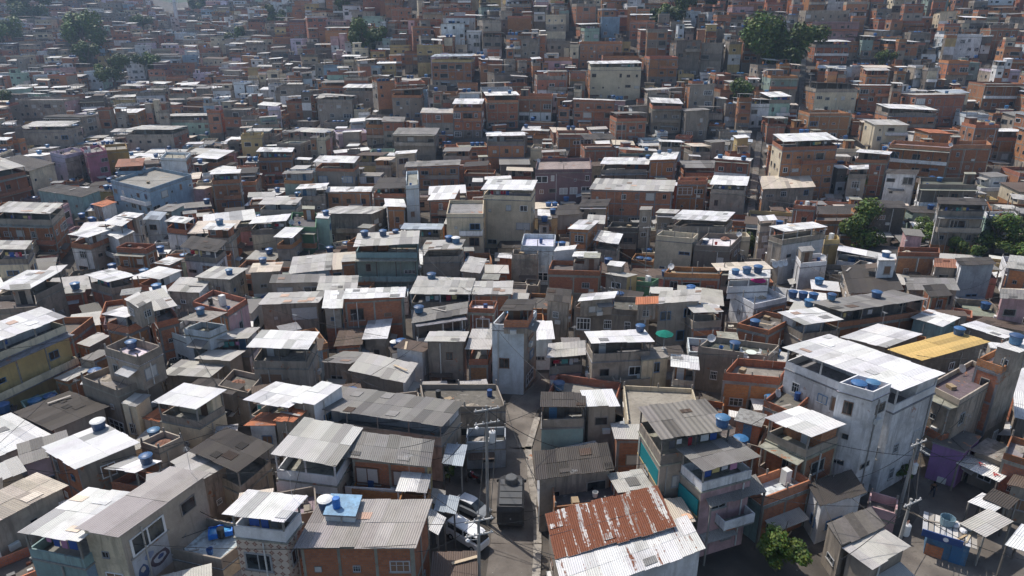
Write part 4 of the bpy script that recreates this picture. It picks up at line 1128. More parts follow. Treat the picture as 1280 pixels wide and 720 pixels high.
TREES_PX = [(945, 92, 30, 0), (990, 96, 27, 0), (1078, 318, 27, 0), (1160, 312, 16, 0), (1192, 326, 12, 0), (1238, 322, 25, 0), (108, 74, 24, 0), (146, 112, 17, 0), (186, 96, 12, 0), (297, 62, 12, 0),
            (112, 88, 14, 0), (38, 34, 24, 0), (8, 66, 18, 0), (4, 158, 17, 0), (455, 76, 20, 0), (475, 66, 14, 0), (845, 36, 18, 0), (892, 16, 18, 0), (920, 138, 14, 0), (250, 16, 10, 0), (180, 44, 10, 0), (940, 318, 12, 0), (1066, 242, 10, 0), (970, 708, 25, 0), (1105, 88, 10, 0), (820, 34, 10, 0), (60, 12, 12, 0), (90, 8, 10, 0), (1138, 282, 8, 0), (1128, 600, 8, 0), (44, 566, 8, 0), (345, 32, 11, 0), (700, 12, 9, 0), (562, 598, 8, 0), (430, 20, 9, 0), (1190, 20, 8, 0), (1268, 334, 14, 0), (1212, 334, 13, 0)]
TREES = []
for px, py, rr, k in TREES_PX:
    g = hit(px, py, 0.4 if py > 100 else 1.5); d = proj(g.x, g.y, g.z)[2]
    R_ = rr * d / FOC
    TREES.append((g, R_, px, py))
def near_tree(cs, c):
    for g, R_, px, py in TREES:
        if (Vector(c) - g.xy).length < R_ * .75 + 1.5: return True
    return False
WCH_R = ['b'] * 15 + ['c'] * 5 + ['c2'] * 3 + ['w', 'w', 'k', 'k', 'e', 'p', 'q', 'q', 'n', 'y']
WCH_L = ['b'] * 9 + ['c'] * 5 + ['c2'] * 3 + ['w', 'w', 'k', 'p', 'q', 'l', 'u', 'i', 'y', 'e', 'm']
FILL = []
RF = random.Random(77)
def try_fill(Wm, Dm, ymin, ymax, n, gap):
    for _ in range(n):
        y = math.sqrt(RF.uniform(ymin ** 2, ymax ** 2)); lim = .93
        a = RF.uniform(-lim, lim); x = a * y
        if y > 390 and a > .05: 
            if ter(x, y) > 74: continue
        z = ter(x, y)
        px, py, d = proj(x, y, z + 6)
        if py < -14 or px < -230 or px > 1510: continue
        pxg, pyg, _ = proj(x, y, z)
        if pyg > 790: continue
        far = y > 215
        W = Wm * RF.uniform(.8, 1.25); D = Dm * RF.uniform(.8, 1.2)
        th = orient(a, y) + RF.gauss(0, .15) + (math.pi / 2 if RF.random() < .12 else 0)
        u1 = Vector((math.cos(th), math.sin(th))); u2 = Vector((-math.sin(th), math.cos(th)))
        A = Vector((x, y)) - u1 * W / 2 - u2 * D / 2
        g = gap
        cs = [tuple(A - u1 * g - u2 * g), tuple(A + u1 * (W + g) - u2 * g), tuple(A + u1 * (W + g) + u2 * (D + g)), tuple(A - u1 * g + u2 * (D + g))]
        rr = math.hypot(W + 2 * g, D + 2 * g) / 2
        if not free(cs, (x, y), rr): continue
        if y < 320 and not clear_of_streets(cs): continue
        if near_tree(cs, (x, y)): continue
        h = newh(4.0, 'S', 'l', 'b', 'b')
        setup(h, A, u1 * W, u2 * D)
        onslope = min(max((y - 150) / 60, 0), 1)
        if py < 190: hh = RF.choice((5.5, 6.5, 8.2, 8.6, 9.5, 11)) + RF.uniform(-.5, .5)
        elif py < 300: hh = RF.choice((4.2, 5.6, 6.5, 7.5)) + RF.uniform(-.4, .4)
        else: hh = RF.choice((3.0, 3.6, 4.5, 5.6)) + RF.uniform(-.3, .3)
        zc = ter(x, y)
        while hh > 2.3 and occl(h.cs, zc + hh, h.zb, 2) >= (2 if py < 330 else 4): hh -= .6
        if hh <= 2.2: continue
        h.h = hh; h.zt = zc + hh
        side = a + RF.gauss(0, .12)
        ch = WCH_L if side < -.18 else WCH_R
        h.wf = RF.choice(ch); h.ws = h.wf if RF.random() < .72 else RF.choice(('b', 'c', 'c2'))
        k = RF.random()
        if hh < 5: h.typ = 'S' if k < .62 else 'F'
        else: h.typ = 'S' if k < .30 else ('T' if k < .68 else 'F')
        if py < 190:
            h.roof = RF.choice(('w', 'w', 'w', 'w', 'l', 'l', 'l', 'g', 'g', 'd', 'd', 'n', 'k', 's')) if h.typ != 'F' else 'c'
        else: h.roof = RF.choice(('w', 'w', 'w', 'l', 'l', 'l', 'g', 'g', 'd', 'd', 'n', 'k')) if h.typ != 'F' else RF.choice(('c', 'C'))
        if h.typ == 'T' and RF.random() < .15: h.roof = 'W' if RF.random() < .3 else h.roof
        h.px = px; h.py = py
        reg(h, cs, rr); FILL.append(h)
try_fill(9.2, 7.6, 30, 350, 10980, .16)
try_fill(7.0, 6.2, 30, 350, 26840, .15)
try_fill(5.4, 5.0, 30, 350, 36600, .14)
try_fill(3.8, 3.4, 30, 300, 39040, .10)
try_fill(2.6, 2.6, 30, 150, 17080, .08)
try_fill(11, 9, 340, 800, 8540, .3)
try_fill(8.0, 7.5, 340, 800, 20740, .3)
try_fill(6.0, 5.5, 340, 800, 19520, .25)
# upper storeys set back, half-built rooms and side rooms on the houses in between
for h in FILL:
    if h.W < 4.2 or h.D < 3.6 or RF.random() > .66: continue
    up = RF.random() < .66
    q = newh(h.h, 'S', 'l', h.wf if RF.random() < .45 else RF.choice(WCH_R), 'b'); q.ws = q.wf if RF.random() < .7 else 'c'
    w = h.W * RF.uniform(.42, .68); d_ = h.D * RF.uniform(.5, .8)
    s0 = 0.0 if RF.random() < .5 else h.W - w; t0 = h.D - d_ if RF.random() < .7 else 0.0
    u1 = Vector(h.u1); u2 = Vector(h.u2); A = Vector(h.A) + u1 * s0 + u2 * t0
    top = h.zt
    if up:
        # the old roof becomes an open deck, the room stands on part of it
        hi = RF.choice((2.4, 2.6, 2.8, 3.2))
        if occl([tuple(A), tuple(A + u1 * w), tuple(A + u1 * w + u2 * d_), tuple(A + u2 * d_)], h.zt + hi - .7, 0, 2) >= 3: continue
        if h.typ != 'F':
            h.typ = 'F'; h.roof = RF.choice(('c', 'c', 'C'))
        h.ph = RF.choice((.5, .75, .9)); h.stair = False
        if RF.random() < .4: h.pw = RF.choice(('b', 'c', 'w'))
        pz = RF.random() < .5
        if pz: A = Vector(h.A) - u1 * .25 - u2 * .3; w = h.W * RF.uniform(.75, 1) + .5; d_ = h.D * RF.uniform(.6, 1) + .5
        setup(q, A + u1 * .02 + u2 * .02, u1 * (w - .04), u2 * (d_ - .04))
        q.zb = q.zg = h.zt - h.ph + .004; q.zt = h.zt - h.ph + hi
        q.typ = RF.choice('SSPPPB' if hi > 2.5 else 'SPPB'); q.roof = RF.choice('wwwlllggdnk') if q.typ != 'B' else 'c'
        if pz: q.typ = 'P'; q.roof = RF.choice('wwwlllggdn')
    else:
        # a taller or lower half beside it with another roof
        dz = RF.choice((-1.6, -1.1, .9, 1.3))
        if h.h + dz < 2.3: continue
        s1 = h.W - w if s0 == 0 else 0
        A2 = Vector(h.A) + u1 * (h.W * .55 if s0 == 0 else -.0); w2 = h.W * .45
        q_w = h.W * .55
        setup(q, A2 + u2 * RF.uniform(0, .12) * h.D, u1 * w2, u2 * h.D * RF.uniform(.7, .86))
        B = Vector(h.A) + (u1 * 0 if s0 == 0 else u1 * w2)
        D0 = h.D; u20 = u2.copy(); zt0 = h.zt
        setup(h, B, u1 * (q_w - .03), u20 * D0)
        q.zt = zt0 + dz; q.h = h.h + dz; q.typ = RF.choice('SSFT') if q.h > 4.5 else RF.choice('SF'); q.roof = RF.choice('wwllggdn') if q.typ != 'F' else 'c'
        if dz > 0 and occl(q.cs, q.zt, 0, 2) >= 3: q.zt = zt0 - .7
    h.sub.append(q)
# visibility
zbuf[:] = 1e9; ibuf[:] = -1
ALL = MAN + FILL
for i, h in enumerate(ALL): raster_house(h, i)
cnt = np.bincount(ibuf[ibuf >= 0].ravel(), minlength=len(ALL))
yy, xx = np.mgrid[0:BH, 0:BW]
for i, h in enumerate(ALL):
    h.vis = int(cnt[i])
idx = np.argsort(ibuf.ravel(), kind='stable'); srt = ibuf.ravel()[idx]
st = np.searchsorted(srt, np.arange(len(ALL))); en = np.searchsorted(srt, np.arange(len(ALL)), side='right')
for i, h in enumerate(ALL):
    if h.vis:
        q = idx[st[i]:en[i]]
        h.px = float(xx.ravel()[q].mean() * 2); h.py = float(yy.ravel()[q].mean() * 2)
    else:
        p = proj(h.c[0], h.c[1], h.zt); h.px, h.py = p[0], p[1]
N_HOUSE = 296
man = [h for h in MAN if h.vis >= 6]
extra = sorted([h for h in FILL], key=lambda h: -h.vis)[:max(0, N_HOUSE - len(man))]
THINGS = man + extra
ids = {id(h) for h in THINGS}
REST = [h for h in ALL if id(h) not in ids]
print('manual', len(MAN), 'kept', len(man), 'fill', len(FILL), 'min extra vis', extra[-1].vis if extra else None, 'ground px', int((ibuf < 0).sum()))
# ------------------------------------------------------------------ setting
def sheet_obj(name, pts, z, mat, kind='structure', sub=1):
    b = MB(); p = [(q.x, q.y, ter(q.x, q.y) + z) for q in pts]
    b.face(tuple(p), mat, (1, 1, 1)); o = b.obj(name); tag(o, kind=kind); return o
def build_ground():
    xs = np.concatenate([np.arange(-1500, -460, 60), np.arange(-460, 300, 5.0), np.arange(300, 1501, 60)])
    ys = np.concatenate([np.arange(-60, 20, 10), np.arange(20, 420, 3.0), np.arange(420, 760, 6.0), np.arange(760, 1701, 40)])
    X, Y = np.meshgrid(xs, ys); Z = terrain(X, Y)
    nx, ny = len(xs), len(ys)
    me = bpy.data.meshes.new('ground')
    v = np.stack([X, Y, Z], -1).reshape(-1, 3)
    i = np.arange(ny - 1)[:, None] * nx + np.arange(nx - 1)[None, :]
    f = np.stack([i, i + 1, i + nx + 1, i + nx], -1).reshape(-1, 4)
    me.vertices.add(len(v)); me.vertices.foreach_set('co', v.ravel())
    me.loops.add(f.size); me.loops.foreach_set('vertex_index', f.ravel().astype(np.int32))
    me.polygons.add(len(f)); me.polygons.foreach_set('loop_start', (np.arange(len(f)) * 4).astype(np.int32)); me.polygons.foreach_set('loop_total', np.full(len(f), 4, dtype=np.int32))
    me.polygons.foreach_set('use_smooth', np.ones(len(f), dtype=bool))
    me.update(calc_edges=True); me.materials.append(M['ground'])
    o = bpy.data.objects.new('ground', me); COL.objects.link(o); tag(o, kind='structure')
build_ground()
b = MB()
pts = STREET
for i in range(len(pts) - 1):
    a, c = pts[i], pts[i + 1]; d = (c - a).normalized(); n = Vector((-d.y, d.x)) * 1.85
    n0 = n; n1 = n
    b.face(((a.x + n.x, a.y + n.y, .03), (a.x - n.x, a.y - n.y, .03), (c.x - n.x, c.y - n.y, .03), (c.x + n.x, c.y + n.y, .03)), 'street', (1, 1, 1))
tag(b.obj('street'), kind='structure')
b = MB()
for poly, nm, z in ((PLAZA, 'square_pavement', .02), (PARK, 'parking_pavement', .012)):
    b = MB(); b.face(tuple((p.x, p.y, z) for p in poly), 'street' if nm[0] == 's' else 'ground', (1, 1, 1)); tag(b.obj(nm), kind='structure')
def build_hills():
    m, nt = newmat('forest_hill'); g = N(nt); pos = g.n('ShaderNodeNewGeometry').outputs['Position']
    n = g.noise(pos, 0.02, 6, .7); g.out(g.mix(g.ramp(n, .35, .65), (.03, .05, .02), (.07, .10, .045)), .95); M['hill'] = m
    b = MB(); prev = None
    xs = np.linspace(-1400, 400, 60)
    rows = []
    for k, y in enumerate((1150, 1260, 1400, 1520, 1640)):
        rows.append([(x, y, max(0, (0, 75, 150, 190, 170)[k] * (.75 + .25 * math.sin(x * .006 + k)) + 10 * math.sin(x * .03 + k * 2)) + 20) for x in xs])
    for k in range(4):
        for i in range(len(xs) - 1): b.face((rows[k][i], rows[k][i + 1], rows[k + 1][i + 1], rows[k + 1][i]), 'hill', (1, 1, 1))
    o = smooth(b.obj('hills')); tag(o, kind='structure')
build_hills()
# stepped paths climbing the slope
for al in ([(1003, 168), (1002, 110), (1006, 60), (1010, 15)], [(690, 112), (689, 60), (688, 5)], [(945, 330), (938, 270), (945, 210), (950, 165)], [(1228, 150), (1225, 110), (1235, 80)]):
    b = MB(); pts_ = gpts(al)
    for a, c in zip(pts_, pts_[1:]):
        L = (c - a).length; n_ = max(1, int(L / .6)); d = (c - a).normalized(); n = Vector((-d.y, d.x)) * .85
        for k in range(n_):
            p = a + d * (k * L / n_); q = a + d * ((k + 1) * L / n_); z = max(ter(p.x, p.y), ter(q.x, q.y)) + .12
            b.hexa(tuple((v.x, v.y, z - .5) for v in (p + n, p - n, q - n, q + n)), tuple((v.x, v.y, z) for v in (p + n, p - n, q - n, q + n)), 'paint', (.34, .32, .29, .8))
    tag(b.obj('stepped_path'), kind='structure')
# raised footway along the right side of the lane
b = MB()
for a, c in zip(STREET[:6], STREET[1:7]):
    d = (c - a).normalized(); n = Vector((d.y, -d.x))
    q0, q1, q2, q3 = a + n * 1.86, a + n * 2.55, c + n * 2.55, c + n * 1.86
    b.hexa(tuple((q.x, q.y, 0) for q in (q0, q1, q2, q3)), tuple((q.x, q.y, .14) for q in (q0, q1, q2, q3)), 'paint', (.36, .33, .29, .9))
tag(b.obj('footpath'), kind='structure')

# ------------------------------------------------------------------ build the houses
mass = MassEmit(); RM = random.Random(123)
def build(e, h):
    r = random.Random(h.seed)
    make_block(e, h, r)
    e.new()
for h in REST:
    build(mass, h)
    for q in h.sub: build(mass, q)
    if h.vis and RM.random() < .42 and h.typ in 'FSB':
        q = h; n = RM.choice((1, 1, 2, 3)); s = RM.uniform(.9, max(1, q.W - .9)); t = RM.uniform(.8, max(.9, q.D - .8))
        for k in range(n):
            s2 = s + 1.45 * k
            if s2 > q.W - .6: break
            x = q.A[0] + q.u1[0] * s2 + q.u2[0] * t; y = q.A[1] + q.u1[1] * s2 + q.u2[1] * t
            zz = q.deck + (.15 if q.typ != 'F' else .003); cc = RM.choice(((.022, .085, .22), (.03, .11, .29), (.035, .14, .30), (.02, .065, .17)))
            mass.b.lathe([(.57, 0), (.68, .85), (.72, .86), (.72, .93), (.3, 1.08), (0, 1.1)], 'plastic', (*cc, .3), 9, (x, y, zz))
print('mass faces', len(mass.b.fa))
mo = mass.b.obj('distant_houses'); tag(mo, kind='stuff')
mo['label'] = 'crowded brick and concrete houses filling the far hillside'
def attr_text(h):
    w = WALL[h.wf][1]; rn = ROOF[h.roof][1]
    if h.typ == 'T': return f"{w} house with {rn.replace(' roof', '')} canopy" if 'roof' in rn else f"{w} house with {rn} canopy"
    if h.typ == 'S': return f"{w} house with {rn}"
    if h.typ == 'P': return f"open awning with {rn}"
    return f"flat roofed {w} house"
LAND = [h for h in THINGS if h.label]
def short(L): return L
def rel_label(text, px, py, cands, tries=6):
    near = sorted(cands, key=lambda q: math.hypot(q.px - px, q.py - py))[:tries]
    for wd in ('', 'second '):
        for q in near:
            dx, dy = px - q.px, py - q.py
            if abs(dx) > 1.4 * abs(dy): rl = 'right of' if dx > 0 else 'left of'
            else: rl = 'below' if dy > 0 else 'uphill of'
            t = f"{wd}{text} {rl} the {q.label}"
            for w_ in ('house with ', ):
                if len(t.split()) > 16: t = t.replace(' corrugated', '').replace(' weathered', '').replace(' sheet', '')
            if len(t.split()) > 16: continue
            if t not in USED: return t
    return f"{text}, {int(px / 12.8)} percent across and {int(100 - py / 7.2)} percent up the photo"
for h in THINGS:
    if h.label: USED[h.label] = 1
ROOTS = []
for h in THINGS:
    zg = h.zg
    if h.label and len(h.label.split()) < 4: h.label = h.label + ' on the slope'
    L = h.label or rel_label(attr_text(h), h.px, h.py, LAND)
    h.flabel = L
    root = thing('awning' if h.typ == 'P' else 'house', None, 'awning' if h.typ == 'P' else 'house', (h.c[0], h.c[1], zg), 0, 'awnings on posts' if h.typ == 'P' else 'houses packed on the hillside')
    root['label'] = L; USED[L] = 1
    h.root = root
    e = ThingEmit(root, 0 if h.vis > 120 else 1)
    r = random.Random(h.seed)
    make_block(e, h, r)
    for k_, q in enumerate(h.sub): make_block(e, q, random.Random(q.seed), '#s%d' % k_)
    e.new()
# ------------------------------------------------------------------ roof decks for things that stand on roofs
def deck_hit(px, py):
    """first roof or deck met by the ray of a photo pixel: (point, house)"""
    best = None
    for h in ALL:
        for q in [h] + h.sub:
            z = q.deck if hasattr(q, 'deck') else q.zt
            dx, dy, dz = ray(px, py)
            if abs(dz) < 1e-4: continue
            t = (z - CAM_H) / dz
            if t < 5: continue
            x, y = dx * t - q.A[0], dy * t - q.A[1]
            det = q.u1[0] * q.u2[1] - q.u1[1] * q.u2[0]
            s = (x * q.u2[1] - y * q.u2[0]) / det; v = (q.u1[0] * y - q.u1[1] * x) / det
            if -.1 <= s <= q.W + .1 and -.1 <= v <= q.D + .1:
                if best is None or t < best[0]: best = (t, Vector((dx * t, dy * t, z)), h, q, s, v)
    return best
# ------------------------------------------------------------------ water tanks
def tank_mesh(col, name, prof):
    b = MB(); b.lathe(prof, 'plastic', (*col, .3), 16); return b.mesh(name)
BODY_P = [(.0, 0), (.56, 0), (.60, .12), (.585, .2), (.63, .42), (.615, .5), (.66, .80), (.70, .84), (.70, .90)]
LID_P = [(.73, .86), (.73, .93), (.60, .99), (.57, 1.02), (.30, 1.10), (.0, 1.12)]
BLUES = [(.03, .085, .19), (.035, .105, .24), (.055, .14, .25), (.03, .065, .14)]
BODY_M = [tank_mesh(c, 'body', BODY_P) for c in BLUES]; LID_M = [tank_mesh(tuple(min(1, x * 1.15) for x in c), 'lid', LID_P) for c in BLUES]
LID_W = tank_mesh((.68, .68, .66), 'lid', LID_P); BODY_PALE = tank_mesh((.30, .42, .48), 'body', BODY_P); BODY_CREAM = tank_mesh((.62, .55, .40), 'body', BODY_P)
BODY_K = tank_mesh((.04, .04, .045), 'body', BODY_P); LID_K = tank_mesh((.05, .05, .055), 'lid', LID_P)
for me in BODY_M + LID_M + [LID_W, BODY_PALE, BODY_CREAM, BODY_K, LID_K]:
    me.polygons.foreach_set('use_smooth', np.ones(len(me.polygons), dtype=bool))
TANKS = '''251,393 257,388 265,403w 292,464 131,531w 140,534 171,529 197,542 165,435 158,433c 370,392w 411,400 416,397 437,460 488,433w 521,391 533,391w 465,541
800,414 697,486 688,524 692,532 712,530 918,435 929,431 953,427 943,408 955,407w 915,535 1037,374 969,445 1072,488 1090,486 1198,416 1212,418w 1265,426
197,578 404,632w 412,619 940,692 950,701 137,206 120,277 130,275 275,281 264,254 291,326 302,325 310,349 287,343 345,236 374,212 382,212 452,234 441,255 451,255 460,255
392,264 411,268 456,295 479,295 495,291 380,306w 329,329 322,349 486,350 510,344w 526,346p 540,348 562,301 570,304w 576,301 592,232 600,230 533,189p 590,198
808,189 824,192 837,191 812,198 730,196 745,201 876,197p 900,198 929,201 907,220 930,218 889,262 900,263 911,263 685,290 694,292 650,313 708,232k 718,276 792,269 805,263 878,297w 882,304w
919,343 933,342 947,341 987,239 995,238 1044,296 1107,321w 1170,339 1186,339 1149,309 1184,318 1174,226 1111,248c 1234,204 1224,215 1243,186
1041,138 1035,97 1046,98 1054,98 1095,94 1093,63 1161,61 1215,159 1242,158 1252,158 1260,158 1196,139 1183,117 1175,104 1020,164 1068,171 1080,154
661,74 725,83 767,123 682,137 662,145 670,145 678,144 742,25 782,53 882,106 875,127 923,168 935,168 727,143 570,152 545,111 483,111 612,116 637,117 347,148 337,132 490,146 1262,424 76,478 60,470 230,300 60,430 640,395 1150,366 1095,372'''.split()
TK = []
for s in TANKS:
    k = s[-1] if s[-1].isalpha() else 'b'; s = s.rstrip('wcpk'); px, py = map(float, s.split(','))
    q = deck_hit(px, py)
    if q is None: continue
    t, p, h, blk, s_, v_ = q
    # keep the foot on the deck it stands on
    s2 = min(max(s_, .75), blk.W - .75); v2 = min(max(v_, .75), blk.D - .75)
    x = blk.A[0] + blk.u1[0] * s2 + blk.u2[0] * v2; y = blk.A[1] + blk.u1[1] * s2 + blk.u2[1] * v2
    z = p.z
    if blk.typ in 'STP': z += .06
    if any((Vector((x, y)) - o[0].xy).length < 1.42 for o in TK):
        x += 1.5 * (1 if RH.random() < .5 else -1)
    if any((Vector((x, y)) - o[0].xy).length < 1.42 for o in TK): continue
    TK.append((Vector((x, y, z)), h, k, px, py))
byh = {}
for tk in TK: byh.setdefault(id(tk[1]), []).append(tk)
ORD = ['leftmost', 'second from left', 'third from left', 'fourth from left', 'fifth from left', 'sixth from left']
NUM = {2: 'two', 3: 'three', 4: 'four', 5: 'five', 6: 'six'}
def unique(t, alt):
    if t not in USED: return t
    k = 0
    for a in alt:
        if a not in USED: return a
    return t + ' in the photo'
for hid, lst in byh.items():
    lst.sort(key=lambda q: proj(*q[0])[0])
    for i, (p, h, k, px, py) in enumerate(lst):
        kind = {'b': 'blue water tank', 'w': 'white lidded blue tank', 'c': 'cream water tank', 'p': 'pale blue water tank', 'k': 'black water tank'}[k]
        L = getattr(h, 'flabel', None)
        if L and len(L.split()) <= 10:
            if len(lst) == 1: lab = f"{kind} on top of the {L}"
            else: lab = f"{kind}, {ORD[min(i, 5)]} of {NUM.get(len(lst), 'several')} on the {L}"
            if len(lab.split()) > 16: lab = f"{kind}, {ORD[min(i, 5)]}, on {L}"
            if len(lab.split()) > 16: lab = rel_label(kind, px, py, LAND)
        else: lab = rel_label(kind + (f' {ORD[min(i, 5)]} in its row' if len(lst) > 1 else ''), px, py, LAND)
        if lab in USED or len(lab.split()) > 16: lab = rel_label(kind + ' on a stained roof', px, py, LAND)
        r_ = RH.randrange(4); sc = RH.uniform(.74, 1.0)
        o = thing('water_tank', lab, 'water tank', p, RH.uniform(0, 3), 'water tanks on the roofs'); o.scale = (sc, sc, sc * RH.uniform(.9, 1.1))
        link('body', {'b': BODY_M[r_], 'w': BODY_M[r_], 'c': BODY_CREAM, 'p': BODY_PALE, 'k': BODY_K}[k], o)
        link('lid', {'b': LID_M[(r_ + 1) % 4], 'w': LID_W, 'c': LID_W, 'p': LID_W, 'k': LID_K}[k], o)

# ------------------------------------------------------------------ trees
def crown_mesh(seed, n, leaf, spread=1.0):
    r = random.Random(seed); b = MB()
    lobes = []
    for _ in range(11):
        w = r.uniform(0, 6.28); q = r.uniform(.1, .74); zz = r.uniform(-.45, .62)
        lobes.append((Vector((math.cos(w) * q, math.sin(w) * q, zz)), r.uniform(.18, .42), r.uniform(.55, 1.35)))
    for _ in range(n):
        c, R_, tone = r.choice(lobes)
        d = Vector((r.gauss(0, 1), r.gauss(0, 1), r.gauss(0, 1))).normalized()
        p = c + d * R_ * (r.uniform(.55, 1.08))
        nn = (d + Vector((r.gauss(0, .5), r.gauss(0, .5), r.gauss(.3, .5)))).normalized()
        t = nn.orthogonal().normalized(); t.rotate(Matrix.Rotation(r.uniform(0, 6.28), 3, nn)); u = nn.cross(t)
        s = leaf * r.uniform(.6, 1.4); f = tone * r.uniform(.75, 1.25)
        col = (.055 * f * r.uniform(.8, 1.5), .105 * f, .022 * f * r.uniform(.7, 1.2), .5)
        q = [p + t * s, p + u * s * .55, p - t * s, p - u * s * .55]
        b.face(tuple(tuple(x) for x in q), 'leaf', col)
    return b.mesh('crown')
def trunk_mesh(seed):
    r = random.Random(seed); b = MB(); c = (.10, .075, .05, .6)
    b.tube((0, 0, -.2), (.02, .01, .9), .075, .05, 'paint', c)
    for k in range(6):
        w = k * 1.05 + r.uniform(-.3, .3); e = (math.cos(w) * .42, math.sin(w) * .42, r.uniform(1.2, 1.75))
        b.tube((.02, .01, .82), e, .04, .012, 'paint', c, 6)
    return b.mesh('trunk')
CR = [crown_mesh(s, 5200, .055) for s in (3, 8, 21)] + [crown_mesh(s, 2400, .085) for s in (4, 9)]; TRK = [trunk_mesh(1), trunk_mesh(2)]
def palm():
    b = MB(); b.tube((0, 0, 0), (.25, .1, 3.2), .2, .15, 'paint', (.14, .115, .085, .6)); b.tube((.25, .1, 3.2), (.3, .1, 7.0), .15, .11, 'paint', (.14, .115, .085, .6)); t = b.mesh('trunk')
    b = MB(); r = random.Random(2)
    for k in range(17):
        w = k * 2.4; up = r.uniform(-.2, 1.0); p = Vector((.3, .1, 7.0)); d = Vector((math.cos(w), math.sin(w), up)); prev = p
        for i in range(8):
            nx = prev + d * .42; d = (d + Vector((0, 0, -.2))).normalized()
            side = d.cross(Vector((0, 0, 1))).normalized()
            for sg in (-1, 1):
                tip = side * sg * (.55 - abs(i - 3) * .06) + Vector((0, 0, -.28))
                b.face((tuple(prev), tuple(nx), tuple(nx + tip), tuple(prev + tip)), 'leaf', (.045, .075, .022, .5))
            prev = nx
    return t, b.mesh('crown')
TREELAB = ['broad dark tree towering over brick rows', 'low dark green tree under the palm', 'round bright green tree by white canopy house', 'small round tree beside black brown house', 'low shrubby tree behind rusty roof', 'loose olive green tree below terrace house',
           'large dark tree on the far slope', 'low bushy tree beside turquoise block', 'slim dark tree beside white balcony block', 'hazy dark tree against upper left bricks', 'small tree tucked below the large far tree', 'wide hazy grove tree near top left corner', 'pale hazy tree on the left frame edge', 'dark leafy tree cut by the left edge',
           'dark tree between loft houses upper middle', 'smaller companion of the dark upper middle tree', 'light green tree beside grey block near top', 'deep green tree at the top edge', 'vine covered shrub beside the alley stairs', 'tree on the skyline near the tall mast', 'faint tree on the hazy far ridge',
           'hanging creeper bush in the dark alley', 'small bush beside white framed window house', 'wide shrub in the lower right courtyard', 'tiny shrub on brick terrace upper right', 'yellow green bush near the top', 'hazy treetop in the upper left corner', 'second hazy treetop at the top edge', 'little bush between brown black houses', 'small yellow green bush at foot of tall white building', 'leafy planter bush by brick sided house', 'dark tree among pale blue top edge houses', 'small bush along the upper alley pole', 'dark bush under the blue grey alley awning', 'small dark tree near the top edge centre left', 'small tree at the top right edge', 'dull green tree beside the brick house at right frame edge', 'low green tree between rusty roof and terrace house']
for i, (g, R_, px, py) in enumerate(TREES):
    o = thing('shrub' if i in (21, 22, 23, 24, 28, 29, 30, 32, 33) else 'tree', TREELAB[i], 'shrub' if i in (21, 22, 23, 24, 28, 29, 30, 32, 33) else 'tree', (g.x, g.y, ter(g.x, g.y)), i * 1.3, 'trees among the houses')
    s = R_ * 1.38; big = R_ * FOC / proj(*g)[2] > 15
    hgt = s * .95 + (1.5 if py < 200 else .6)
    c = link('crown', CR[i % 3] if big else CR[3 + i % 2], o, (0, 0, hgt), 0, (s * 1.35, s, s * .75) if i in (5, 23, 36) else (s, s, s * .92))
    link('trunk', TRK[i % 2], o, (0, 0, 0), 0, (s, s, hgt * 1.0))
pt, pc = palm()
g = hit(995, 92, 0); o = thing('palm_tree', 'tall palm rising above the trees by the alley', 'palm tree', (g.x, g.y, ter(g.x, g.y)), .5); o.scale = (1.25,) * 3
link('trunk', pt, o); link('crown', pc, o)

# ------------------------------------------------------------------ poles and cables
def pole(px, py, topy, label, lean=0.0, arms=1, transformer=False, lamp=False, thin=False, arm_ang=.3):
    g = hit(px, py, 0); z0 = ter(g.x, g.y)
    # height from the photo pixel of its tip
    dx, dy, dz = ray(px, topy); t = g.y / dy; hgt = max(4.0, CAM_H + dz * t - z0)
    o = thing('utility_pole', label, 'utility pole', (g.x, g.y, z0), arm_ang, 'utility poles'); o.rotation_euler = (0, lean, arm_ang)
    b = MB(); r0 = .10 if thin else .17; b.tube((0, 0, -.6), (0, 0, hgt), r0, r0 * .62, 'paint', (.33, .32, .30, .4), 10); b.obj('shaft', o)
    for k in range(arms):
        z = hgt - .35 - k * 1.3
        b = MB(); b.box(-1.1, 1.1, -.22, -.12, z, z + .11, 'plain', (.42, .41, .39)); b.obj('crossarm', o)
        for x in (-.95, -.35, .35, .95):
            b = MB(); b.lathe([(.0, 0), (.05, 0), (.03, .05), (.06, .08), (.03, .12), (.05, .16), (0, .19)], 'plain', (.5, .5, .5), 8, (x, -.17, z + .11)); b.obj('insulator', o)
    if transformer:
        z = hgt - 3.6
        b = MB(); b.lathe([(0, 0), (.30, 0), (.32, .1), (.32, .95), (.24, 1.02), (0, 1.04)], 'plain', (.55, .56, .56), 12, (.52, 0, z)); b.box(.1, .52, -.08, .08, z + .3, z + .42, 'plain', (.4, .4, .4)); b.obj('transformer', o)
        b = MB(); b.lathe([(0, 0), (.04, 0), (.04, .3), (0, .32)], 'plain', (.35, .2, .15), 6, (.42, 0, z + 1.03)); b.lathe([(0, 0), (.04, 0), (.04, .3), (0, .32)], 'plain', (.35, .2, .15), 6, (.62, 0, z + 1.03)); b.obj('bushing', o)
    if lamp:
        z = hgt - 2.2
        b = MB(); b.tube((0, 0, z), (-.9, -.4, z + .5), .03, .03, 'plain', (.45, .45, .45), 6); b.obj('lamp_arm', o)
        b = MB(); b.lathe([(0, 0), (.16, .02), (.17, .12), (.08, .22), (0, .24)], 'plain', (.75, .75, .74), 10, (-.95, -.42, z + .38)); b.obj('lamp_head', o)
    return Vector((g.x, g.y, z0 + hgt - .3))
P1 = pole(610, 655, 507, 'tall street pole with transformer beside the parked white van', 0, 2, True, True)
P2 = pole(599, 742, 645, 'nearest street pole with wooden crossarms at the bottom edge', 0.01, 2, False, True)
